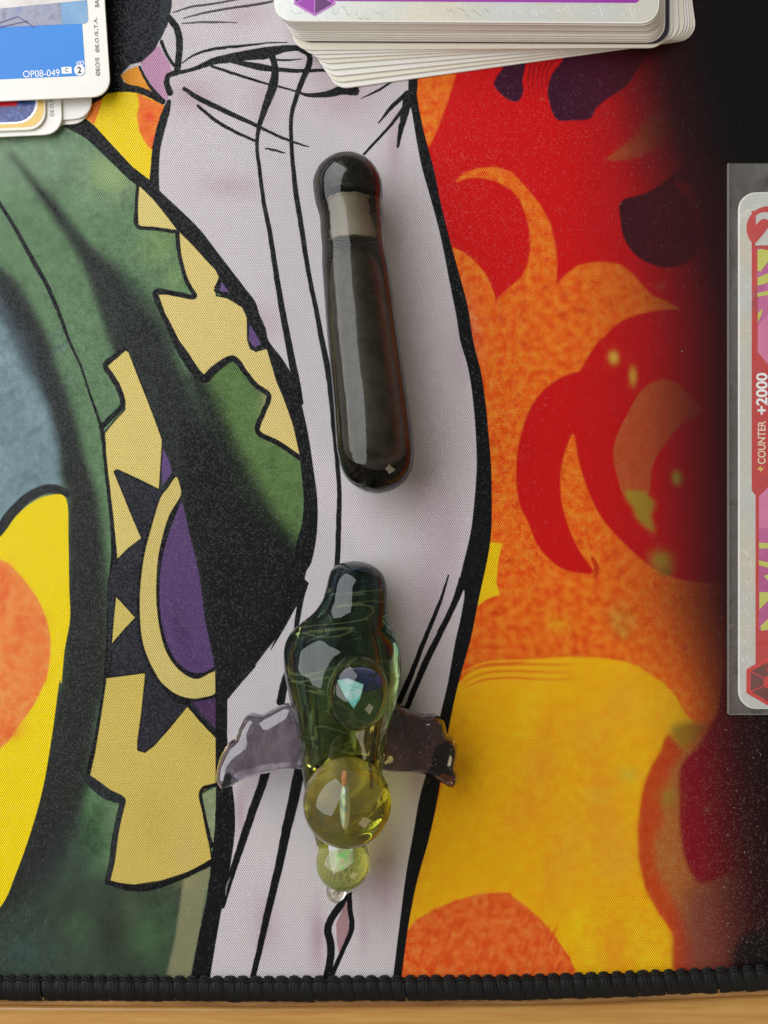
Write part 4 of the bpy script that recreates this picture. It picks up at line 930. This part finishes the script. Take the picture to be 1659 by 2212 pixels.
# ------------------------------------------------------------------ glass
def uneven(a, strength=0.3, sc_=140, dist=0.0008):
    a.set(Normal=a.bump(a.noise(sc_, 2, 0.5), strength, dist))
def glass(name, tint, rough=0.0, ior=1.48, density=0, vcol=(1, 1, 1), bump=None):
    a = NT(name)
    a.set(Roughness=rough, IOR=ior); a.b.inputs['Transmission Weight'].default_value = 1.0
    if isinstance(tint, (tuple, list)): a.set(Base_Color=tint)
    if density:
        v = a.n('ShaderNodeVolumeAbsorption'); v.inputs['Color'].default_value = (*vcol, 1); v.inputs['Density'].default_value = density
        a.l(v.outputs[0], a.out.inputs['Volume'])
    uneven(a)
    return a
def lathe_rows(rows, nseg=40, flip=False, expo=2.0, base=0):
    """rows: (x, y, z, halfwidth, halfheight) along the piece, closed at both ends by points"""
    vs = []; fs = []
    for (x, y, z, hw, hh) in rows:
        for k in range(nseg):
            a_ = 2 * math.pi * k / nseg; c, s = math.cos(a_), math.sin(a_)
            vs.append((x + hw * math.copysign(abs(c) ** (2 / expo), c), y, z + hh * math.copysign(abs(s) ** (2 / expo), s)))
    n = len(rows)
    for i in range(n - 1):
        for k in range(nseg):
            a_, b_ = i * nseg + k, i * nseg + (k + 1) % nseg
            f = (a_, b_, b_ + nseg, a_ + nseg); fs.append(f if not flip else f[::-1])
    vs.append((rows[0][0], rows[0][1], rows[0][2])); vs.append((rows[-1][0], rows[-1][1], rows[-1][2])); t0, t1 = len(vs) - 2, len(vs) - 1
    for k in range(nseg):
        f = (t0, (k + 1) % nseg, k); g_ = (t1, (n - 1) * nseg + k, (n - 1) * nseg + (k + 1) % nseg)
        fs.append(f if not flip else f[::-1]); fs.append(g_ if not flip else g_[::-1])
    return vs, [tuple(i + base for i in f) for f in fs]
def prof(ctrl, n=70, ends=True):
    """ctrl rows of traced (y, xc, half) -> smooth dense rows"""
    c = np.array(ctrl, float)
    s = np.concatenate([[0], np.cumsum(np.hypot(np.diff(c[:, 0]), np.diff(c[:, 2])))])
    q = np.array(catmull([tuple(r) for r in c], 5)); return q
def orient(vs, fs):
    me = bpy.data.meshes.new('t'); me.from_pydata(vs, [], fs); bm = bmesh.new(); bm.from_mesh(me)
    bmesh.ops.recalc_face_normals(bm, faces=bm.faces); bm.to_mesh(me); bm.free()
    out = [tuple(p.vertices) for p in me.polygons]; bpy.data.meshes.remove(me); return out

# --- smoky tube
tube = empty('glass_tube', D2(780, 700) + (0,)); tx, ty = D2(780, 700)
tag(tube, 'smoky dark glass tube with rounded ends and a pale clear section near its top', 'glass pipe')
def tube_rows(ctrl, zc, zs=1.0):
    out = []
    for y, xc, h in prof(ctrl):
        h = max(h, 0.4); X_, Y_ = D2(xc, y, zc); hw = h / K * (H - zc) / H
        out.append((X_ - tx, Y_ - ty, zc, hw, hw * zs))
    return out
outer = [(333, 750, 3), (336, 750, 24), (343, 750, 40), (356, 750, 56), (372, 750, 67), (392, 750.5, 74), (414, 752, 75), (437, 753.5, 72.5), (467, 759, 69), (500, 761, 68.5), (540, 765, 69.5), (573, 768, 72.5), (633, 775, 75), (737, 785.5, 77.5), (837, 798, 80), (904, 805.5, 82.5), (960, 810.5, 83.5), (990, 813, 81), (1014, 814, 76), (1034, 814.5, 65), (1049, 815, 50), (1060, 815, 30), (1065, 815, 12), (1066, 815, 3)]
rows = tube_rows(outer, 6.2)
v1, f1 = lathe_rows(rows, 56); f1 = orient(v1, f1)
smoke = glass('smoky_glass', (1, 1, 1), 0.0, 1.43, 360, (0.42, 0.40, 0.33)).m
mo = mesh_obj('glass_wall', v1, f1, smoke, tube, True)
def wavy(rows, amp, seed):
    r = random.Random(seed); return [(x, y, z, hw * (1 + amp * math.sin(i * 0.9 + r.random())), hh) for i, (x, y, z, hw, hh) in enumerate(rows)]
inner = [(545, 766, 3), (547, 766, 20), (552, 766, 28), (580, 770, 38), (633, 776, 43), (737, 787, 46), (837, 799, 48), (904, 806, 49), (955, 811, 49), (985, 813, 42), (1000, 814, 24), (1006, 814, 4)]
rows = tube_rows(inner, 6.2)
v2, f2 = lathe_rows(rows, 48); f2 = [f[::-1] for f in orient(v2, f2)]
resin = NT('stained_inner_glass'); fr_ = resin.noise(180, 6, 0.75)
resin.set(Base_Color=resin.ramp(fr_, [(0.34, (0.08, 0.07, 0.045)), (0.6, (0.27, 0.25, 0.19))]), Roughness=0.4, IOR=1.5); resin.b.inputs['Transmission Weight'].default_value = 0.45
mesh_obj('inner_bore', v2, f2, resin.m, tube, True)
plug = [(429, 753, 3), (430, 753, 27), (433, 753, 30), (450, 755, 30), (470, 758, 31), (490, 761, 33), (505, 763, 35), (517, 763, 34), (520, 763, 30), (521, 763, 3)]
rows = wavy(tube_rows(plug, 6.2), 0.03, 3)
v3, f3 = lathe_rows(rows, 48); f3 = [f[::-1] for f in orient(v3, f3)]
fro = NT('frosted_joint_glass'); ff = fro.noise(900, 3)
fro.set(Base_Color=(1.0, 0.92, 0.76), Roughness=0.3, IOR=1.5, Normal=fro.bump(ff, 0.3, 0.0001)); fro.b.inputs['Transmission Weight'].default_value = 0.15
mesh_obj('frosted_section', v3, f3, fro.m, tube, True)
rimm = plain('bright_joint_glass', (250, 240, 214), 0.15, 0.2, 2500)
for yy_, xx_, hh_ in ((430, 753, 33), (519, 763, 36)):
    rr3 = []
    for k_ in range(5):
        X_, Y_ = D2(xx_, yy_ + (k_ - 2) * 1.3, 6.2); hw = (hh_ - abs(k_ - 2) * 1.2) / K * (H - 6.2) / H
        rr3.append((X_ - tx, Y_ - ty, 6.2, hw, hw))
    v4, f4 = lathe_rows(rr3, 48); v4 = [(x + 0.10 * math.sin(i * 1.7), y + 0.07 * math.sin(i * 0.9 + 1) + 0.05 * math.sin(i * 2.3), z) for i, (x, y, z) in enumerate(v4)]
    mesh_obj('joint_ring', v4, f4[:4 * 48], rimm, tube, True)
stain = plain('resin_stain', (30, 26, 18), 0.4, 0.2)

# --- green pipe
pipe = empty('glass_pipe', D2(745, 1480) + (0,)); qx, qy = D2(745, 1480)
tag(pipe, 'green glass pipe with two purple fins and yellow marbles, below the dark tube', 'glass pipe')
bodyc = [(1212, 766, 2, 3.8, 3.8), (1213.5, 766, 16, 3.9, 3.9), (1218, 766, 33, 4.2, 4.2), (1229, 767, 50, 4.5, 4.5), (1246, 770, 60, 4.8, 4.8), (1270, 770, 66, 5.0, 5.0), (1297, 766, 71, 5.3, 5.3), (1325, 757, 82, 5.8, 5.8), (1348, 746, 98, 6.6, 6.6), (1370, 740, 114, 7.4, 7.4),
         (1395, 739, 124, 8.0, 8.0), (1430, 740, 127, 8.4, 8.4), (1470, 741, 123, 8.4, 8.4), (1515, 742, 114, 8.1, 8.1), (1560, 740, 102, 7.6, 7.6), (1610, 740, 93, 7.2, 7.2), (1660, 740, 88, 6.8, 6.8), (1710, 740, 80, 6.2, 6.2), (1760, 740, 72, 5.6, 5.6), (1810, 738, 58, 4.8, 4.8), (1850, 736, 46, 4.0, 4.0), (1885, 734, 32, 3.2, 3.2), (1903, 732, 16, 2.8, 2.8), (1908, 732, 3, 2.6, 2.6)]
q = catmull([tuple(map(float, r)) for r in bodyc], 4)
def body_rows(sc_=1.0, lo=-1e9, hi=1e9, dz=0.0):
    out = []
    for (y, xc, h, zc, hh) in q:
        if y < lo or y > hi: continue
        X_, Y_ = D2(xc, y, zc); hw = max(h, 1) / K * (H - zc) / H; hh_ = min(hh, hw * 1.0 if hw < hh else hh)
        out.append((X_ - qx, Y_ - qy, zc + dz, hw * sc_, hh_ * sc_))
    return out
rows = body_rows()
v1, f1 = lathe_rows(rows, 64); f1 = orient(v1, f1)
ggl = NT('swirled_green_glass')
mp = ggl.n('ShaderNodeMapping'); mp.inputs['Scale'].default_value = (45, 150, 45); mp.inputs['Rotation'].default_value = (0, 0, 0.25); ggl.l(ggl.obj(), mp.inputs[0])
sw = ggl.noise(1.0, 2, 0.45, mp.outputs[0], 1.6)
sepn = ggl.n('ShaderNodeSeparateXYZ'); ggl.l(ggl.obj(), sepn.inputs[0])
along = ggl.math('MULTIPLY_ADD', sepn.outputs[1], 22.0, 0.52)     # head -> tail
side = ggl.math('MULTIPLY_ADD', sepn.outputs[0], 36.0, 0.5)
mixv = ggl.math('ADD', ggl.math('SUBTRACT', along, ggl.math('MULTIPLY', side, 0.55)), ggl.math('MULTIPLY_ADD', sw, 0.8, -0.15))
tintc = ggl.ramp(mixv, [(0.05, (0.92, 0.88, 0.34)), (0.2, (0.55, 0.56, 0.12)), (0.34, (0.20, 0.26, 0.06)), (0.5, (0.09, 0.15, 0.06)), (0.72, (0.045, 0.09, 0.06)), (0.9, (0.03, 0.07, 0.09)), (1.0, (0.03, 0.06, 0.08))])
ggl.set(Base_Color=tintc, Roughness=0.0, IOR=1.47); uneven(ggl, 0.5, 110, 0.0012); ggl.b.inputs['Transmission Weight'].default_value = 1.0
streak = ggl.math('MAXIMUM', ggl.math('MULTIPLY_ADD', ggl.math('ABSOLUTE', ggl.math('SUBTRACT', sw, 0.5)), -45.0, 1.0), 0.0)
dif = ggl.n('ShaderNodeBsdfPrincipled'); dif.inputs['Base Color'].default_value = (0.34, 0.40, 0.16, 1); dif.inputs['Roughness'].default_value = 0.1
ms = ggl.n('ShaderNodeMixShader'); ggl.l(ggl.math('MULTIPLY', streak, 0.17), ms.inputs[0]); ggl.l(ggl.b.outputs[0], ms.inputs[1]); ggl.l(dif.outputs[0], ms.inputs[2]); ggl.l(ms.outputs[0], ggl.out.inputs['Surface'])
mesh_obj('glass_body', v1, f1, ggl.m, pipe, True)
rows = body_rows(0.60, 1236, 1650, 0.3)
v2, f2 = lathe_rows(rows, 48); f2 = [f[::-1] for f in orient(v2, f2)]
gin = NT('inner_green_glass')
si = gin.noise(220, 4, 0.6, None, 2.0)
gin.set(Base_Color=gin.ramp(si, [(0.3, (0.55, 0.66, 0.40)), (0.6, (0.85, 0.92, 0.66))]), Roughness=0.03, IOR=1.47); gin.b.inputs['Transmission Weight'].default_value = 0.93
mesh_obj('inner_bore', v2, f2, gin.m, pipe, True)

# fins
from mathutils.geometry import delaunay_2d_cdt
def star_fin(name, D, zc, thick, m, seed, axis):
    pts = catmull(D, 5, True); P = np.array([D2(x, y, zc) for x, y in pts]) - np.array([qx, qy])
    # interior sample points
    x0, y0 = P.min(0); x1, y1 = P.max(0); g = 0.42
    gx, gy = np.meshgrid(np.arange(x0, x1, g), np.arange(y0, y1, g * 0.87)); gx = gx + (np.arange(gx.shape[0]) % 2)[:, None] * g / 2
    Q = np.stack([gx.ravel(), gy.ravel()], 1)
    A = P; B = np.roll(P, -1, 0)
    def dist(Q):
        d = B - A; L2 = (d ** 2).sum(1) + 1e-12
        t = np.clip(((Q[:, None] - A[None]) * d[None]).sum(2) / L2, 0, 1)
        return np.sqrt((((A[None] + t[..., None] * d[None]) - Q[:, None]) ** 2).sum(2)).min(1)
    def inside(Q):
        c = np.zeros(len(Q), bool)
        for a_, b_ in zip(A, B):
            cond = (a_[1] > Q[:, 1]) != (b_[1] > Q[:, 1])
            xi_ = a_[0] + (Q[:, 1] - a_[1]) * (b_[0] - a_[0]) / (b_[1] - a_[1] + 1e-12)
            c ^= cond & (Q[:, 0] < xi_)
        return c
    ok = inside(Q); Q = Q[ok]; dq = dist(Q); Q = Q[dq > 0.16]
    # a tight rim ring keeps the edge round
    n = len(P); allp = [Vector(p) for p in P] + [Vector(q_) for q_ in Q]
    vo_, ed_, fa_, ov, oe, of = delaunay_2d_cdt(allp, [], [tuple(range(n))], 1, 1e-6)
    V = np.array([tuple(v) for v in vo_]); d = dist(V); d[d < 1e-3] = 0
    Rr = 2.3; t = np.clip(d / Rr, 0, 1); hgt = thick / 2 * np.sqrt(np.maximum(0, 1 - (1 - t) ** 2))
    ax = np.array(axis, float); ax /= np.hypot(*ax); pr_ = V @ np.array([-ax[1], ax[0]]); al = V @ ax
    rr_ = random.Random(seed)
    rib = 0.13 * np.cos(pr_ * 1.5 + 0.5 * np.sin(al * 0.6)) * np.clip(d / 1.2, 0, 1)
    wav = 0.10 * np.sin(al * 0.9 + pr_ * 0.5) * np.clip(d / 1.2, 0, 1)
    top_ = zc + hgt + rib + wav; bot = zc - hgt * 0.5
    nv = len(V); vs = [(V[i, 0], V[i, 1], top_[i]) for i in range(nv)] + [(V[i, 0], V[i, 1], bot[i]) for i in range(nv)]
    bm = bmesh.new(); bv = [bm.verts.new(v) for v in vs]
    for f in fa_:
        bm.faces.new([bv[i] for i in f]); bm.faces.new([bv[i + nv] for i in reversed(f)])
    bmesh.ops.remove_doubles(bm, verts=bm.verts, dist=1e-4)
    bmesh.ops.recalc_face_normals(bm, faces=bm.faces); bmesh.ops.scale(bm, vec=(MM, MM, MM), verts=bm.verts)
    me = bpy.data.meshes.new(name); bm.to_mesh(me); bm.free(); me.materials.append(m)
    me.polygons.foreach_set('use_smooth', [True] * len(me.polygons))
    o = bpy.data.objects.new(name, me); COL.objects.link(o); o.parent = pipe; return o
def fin_mat(name, c1, c2):
    a = NT(name); f = a.noise(160, 3, 0.5, None, 1.0)
    a.set(Base_Color=a.ramp(f, [(0.3, c1), (0.7, c2)]), Roughness=0.13, IOR=1.47); a.b.inputs['Transmission Weight'].default_value = 1.0; a.b.inputs['Coat Weight'].default_value = 1.0; a.b.inputs['Coat Roughness'].default_value = 0.02
    vo = a.n('ShaderNodeTexVoronoi'); vo.inputs['Scale'].default_value = 1500; a.l(a.obj(), vo.inputs['Vector'])
    sp = a.math('LESS_THAN', vo.outputs['Distance'], 0.17); zone = a.math('GREATER_THAN', a.noise(200, 1), 0.5)
    d_ = a.n('ShaderNodeBsdfPrincipled'); d_.inputs['Base Color'].default_value = (0.25, 0.22, 0.28, 1); d_.inputs['Metallic'].default_value = 0.6; d_.inputs['Roughness'].default_value = 0.2
    ms_ = a.n('ShaderNodeMixShader'); a.l(a.math('MULTIPLY', sp, zone), ms_.inputs[0]); a.l(a.b.outputs[0], ms_.inputs[1]); a.l(d_.outputs[0], ms_.inputs[2]); a.l(ms_.outputs[0], a.out.inputs['Surface'])
    return a.m
Z4 = lambda L_: [(432 + x * 0.3743, 1431 + y * 0.3743) for x, y in L_]
finL = Z4([(560, 250), (500, 235), (420, 270), (360, 298), (310, 290), (262, 310), (228, 370), (208, 430), (160, 470), (122, 530), (97, 620), (95, 690), (130, 728), (180, 715), (260, 672), (380, 640), (500, 612), (600, 612), (640, 520), (620, 350)])
finR = Z4([(1080, 240), (1140, 232), (1210, 270), (1290, 296), (1350, 296), (1405, 335), (1428, 410), (1478, 455), (1490, 520), (1476, 600), (1490, 650), (1478, 706), (1440, 720), (1390, 690), (1330, 655), (1250, 637), (1080, 625), (1000, 600), (980, 480), (1010, 330)])
fmL = fin_mat('lilac_fin_glass', (0.16, 0.13, 0.18), (0.62, 0.56, 0.62)); fmR = fin_mat('plum_fin_glass', (0.10, 0.06, 0.065), (0.30, 0.19, 0.17))
o = star_fin('fin', finL, 5.2, 5.0, fmL, 1, (0.9, 0.55)); o['label'] = 'left fin, pale smoky purple glass with tiny specks'
o = star_fin('fin', finR, 5.2, 5.6, fmR, 2, (0.9, -0.5)); o['label'] = 'right fin, dark plum glass with a ribbed tip'

def sphere(name, D, zc, r, m, parent, sxyz=(1, 1, 1), smooth=True, flip=False, pos=None):
    X_, Y_ = D2(D[0], D[1], zc) if pos is None else pos
    bm = bmesh.new(); bmesh.ops.create_uvsphere(bm, u_segments=56 if r > 0.4 else 12, v_segments=32 if r > 0.4 else 8, radius=r)
    for v in bm.verts: v.co = Vector((v.co.x * sxyz[0] + X_ - qx, v.co.y * sxyz[1] + Y_ - qy, v.co.z * sxyz[2] + zc)) * MM
    if flip: bmesh.ops.reverse_faces(bm, faces=bm.faces)
    me = bpy.data.meshes.new(name); bm.to_mesh(me); bm.free(); me.materials.append(m)
    me.polygons.foreach_set('use_smooth', [True] * len(me.polygons))
    o = bpy.data.objects.new(name, me); COL.objects.link(o); o.parent = parent; return o
def marble_mat(name, c1, c2, c3, sc_=260, tr=0.92):
    a = NT(name); f = a.noise(sc_, 4, 0.6, None, 2.5)
    a.set(Base_Color=a.ramp(f, [(0.3, c1), (0.5, c2), (0.7, c3)]), Roughness=0.0, IOR=1.47); a.b.inputs['Transmission Weight'].default_value = tr
    return a.m
def opal_mat(name, stops, sc_=260):
    a = NT(name); f = a.noise(sc_, 4, 0.65, None, 0.6)
    vo = a.n('ShaderNodeTexVoronoi'); vo.inputs['Scale'].default_value = 1100; a.l(a.obj(), vo.inputs['Vector'])
    sp = a.n('ShaderNodeSeparateColor'); a.l(vo.outputs['Color'], sp.inputs[0])
    v = a.math('ADD', a.math('MULTIPLY', f, 0.72), a.math('MULTIPLY_ADD', sp.outputs[0], 0.42, -0.07))
    a.set(Base_Color=a.ramp(v, stops), Roughness=0.22); a.b.inputs['Specular IOR Level'].default_value = 0.8
    return a.m
def kite(name, D, z0, z1, m, parent, tiltx=0.0):
    P = []
    for x, y in D:
        X_, Y_ = D2(x, y, (z0 + z1) / 2); P.append((X_ - qx, Y_ - qy))
    ar = sum(P[i][0] * P[(i + 1) % len(P)][1] - P[(i + 1) % len(P)][0] * P[i][1] for i in range(len(P)))
    if ar < 0: P = P[::-1]
    return prism(name, P, z0, z1, m, parent, 0.12)
# big yellow marble standing on the bowl
bigm = marble_mat('yellow_marble_glass', (0.98, 0.74, 0.16), (0.99, 0.86, 0.30), (0.99, 0.94, 0.52), 150, 0.94)
big = sphere('large_marble', (750, 1733), 17.5, 6.72, bigm, pipe); big['label'] = 'large yellow glass marble with a thin opal standing inside'
op1 = opal_mat('pale_opal', [(0.3, (0.22, 0.42, 0.9)), (0.55, (0.42, 0.62, 1.0)), (0.75, (0.6, 0.6, 0.95))])
sphere('opal', (747, 1737), 17.0, 1.0, op1, big, (0.52, 2.3, 2.0))
red_refl = opal_mat('red_reflection_paint', [(0.3, (0.45, 0.10, 0.07)), (0.7, (0.75, 0.35, 0.3))], 1500)
sphere('red_reflection', (745, 1690), 19.0, 0.45, red_refl, big, (0.8, 2.6, 0.9))  # solid streak coloured to stand for a red reflection in the marble
# collar under the large marble
sphere('marble_collar', (748, 1690), 10.8, 5.4, glass('yellow_green_collar_glass', (0.92, 0.90, 0.40), 0.0, 1.47).m, pipe, (1.0, 1.0, 0.62))
# middle marble sunk in the body
clear = glass('clear_dome_glass', (0.78, 0.84, 0.76), 0.0, 1.47).m
mid = sphere('middle_marble', (772, 1495), 15.6, 5.1, clear, pipe, (0.94, 1.16, 0.92)); mid['label'] = 'clear dome with a pale blue opal kite, set into the green body'
K3 = lambda L_: [(540 + x * 0.2441, 1161 + y * 0.2441) for x, y in L_]
blu = opal_mat('dark_blue_fume', [(0.3, (0.01, 0.015, 0.02)), (0.5, (0.015, 0.03, 0.11)), (0.62, (0.04, 0.05, 0.16)), (0.75, (0.02, 0.03, 0.03))], 420)
sphere('fumed_backing', K3([(965, 1270)])[0], 16.6, 3.3, blu, mid, (0.98, 0.52, 0.14))
op2 = opal_mat('turquoise_opal', [(0.3, (0.20, 0.66, 0.66)), (0.5, (0.46, 0.82, 0.76)), (0.7, (0.62, 0.80, 0.86))])
kt = [(770 + (x - 772) * 0.92, 1494 + (y - 1494) * 0.92) for x, y in K3([(780, 1265), (880, 1245), (1015, 1300), (985, 1420), (930, 1508), (870, 1430)])]
kite('opal', kt, 17.9, 18.3, op2, mid)
# small marble at the tail
smm = marble_mat('lime_marble_glass', (0.78, 0.88, 0.34), (0.86, 0.93, 0.46), (0.92, 0.96, 0.6), 160, 0.88)
sm_ = sphere('small_marble', (741, 1863), 6.4, 4.42, smm, pipe, (1, 1.02, 1)); sm_['label'] = 'small lime green marble with a lilac and mint opal at the tail'
Z5 = lambda L_: [(594 + x * 0.1953, 1566 + y * 0.1953) for x, y in L_]
op3 = opal_mat('mint_lilac_opal', [(0.3, (0.30, 0.85, 0.50)), (0.5, (0.72, 0.82, 0.88)), (0.62, (0.66, 0.60, 0.86)), (0.8, (0.86, 0.74, 0.72))], 330)
kt = [(737 + (x - 736) * 0.96, 1856 + (y - 1852) * 0.96) for x, y in Z5([(575, 1250), (865, 1250), (865, 1500), (760, 1570), (650, 1620), (600, 1450)])]
kite('opal', kt, 8.9, 9.3, op3, sm_)
nub = sphere('tail_nub', (726, 1925), 2.2, 1.55, glass('clear_nub_glass', (0.94, 0.93, 0.80), 0.0, 1.47).m, pipe, (1.05, 1.2, 0.9))

air = glass('air_bubble_surface', (1, 1, 1), 0.0, 1.47).m
for k in range(16):
    y = random.uniform(1240, 1640); hb = np.interp(y, [1240, 1300, 1400, 1640], [45, 60, 105, 75])
    sphere('air_bubble', (742 + random.uniform(-1, 1) * hb * 0.85, y), random.uniform(6, 11), random.uniform(0.10, 0.24), air, pipe, (1, random.uniform(1, 1.8), 1), flip=True)

tipm = NT('opaque_dark_filler'); ft = tipm.noise(260, 3, 0.5, None, 1.2)
tipm.set(Base_Color=tipm.ramp(ft, [(0.35, (0.006, 0.006, 0.006)), (0.6, (0.05, 0.052, 0.04)), (0.75, (0.11, 0.11, 0.07))]), Roughness=0.25)
rows = tube_rows([(352, 750, 3), (354, 750, 22), (362, 750, 36), (378, 750, 46), (396, 751, 50), (412, 752, 47), (420, 752.5, 42), (421, 752.5, 3)], 6.2)
v5, f5 = lathe_rows(rows, 40); mesh_obj('added_dark_core', v5, orient(v5, f5), tipm.m, tube, True)  # opaque core added inside the head to darken it and mask the cloth

# a little dust on the dark corner of the mat and on the border
vs = []; fs = []
for k in range(34):
    if k < 22: x, y = random.uniform(1560, 1655), random.uniform(1560, 2080)
    else: x, y = random.uniform(60, 1600), random.uniform(300, 2080)
    X_, Y_ = D2(x, y); a_ = random.uniform(0, 6.3); L_ = random.uniform(0.12, 0.45); w_ = 0.022; b = len(vs)
    for q_ in range(5):
        t_ = q_ / 4; aa = a_ + random.uniform(-0.5, 0.5) * t_
        cx_, cy_ = X_ + math.cos(aa) * L_ * t_, Y_ + math.sin(aa) * L_ * t_; zz = 0.05 + 0.06 * math.sin(t_ * 3.14)
        vs += [(cx_ - math.sin(aa) * w_, cy_ + math.cos(aa) * w_, zz), (cx_ + math.sin(aa) * w_, cy_ - math.cos(aa) * w_, zz)]
        if q_: fs.append((b + 2 * q_ - 2, b + 2 * q_ - 1, b + 2 * q_ + 1, b + 2 * q_))
tag(mesh_obj('dust_fibres', vs, fs, plain('pale_lint', (200, 196, 190), 0.8)), 'tiny pale dust fibres scattered over the playmat', 'dust', kind='stuff')
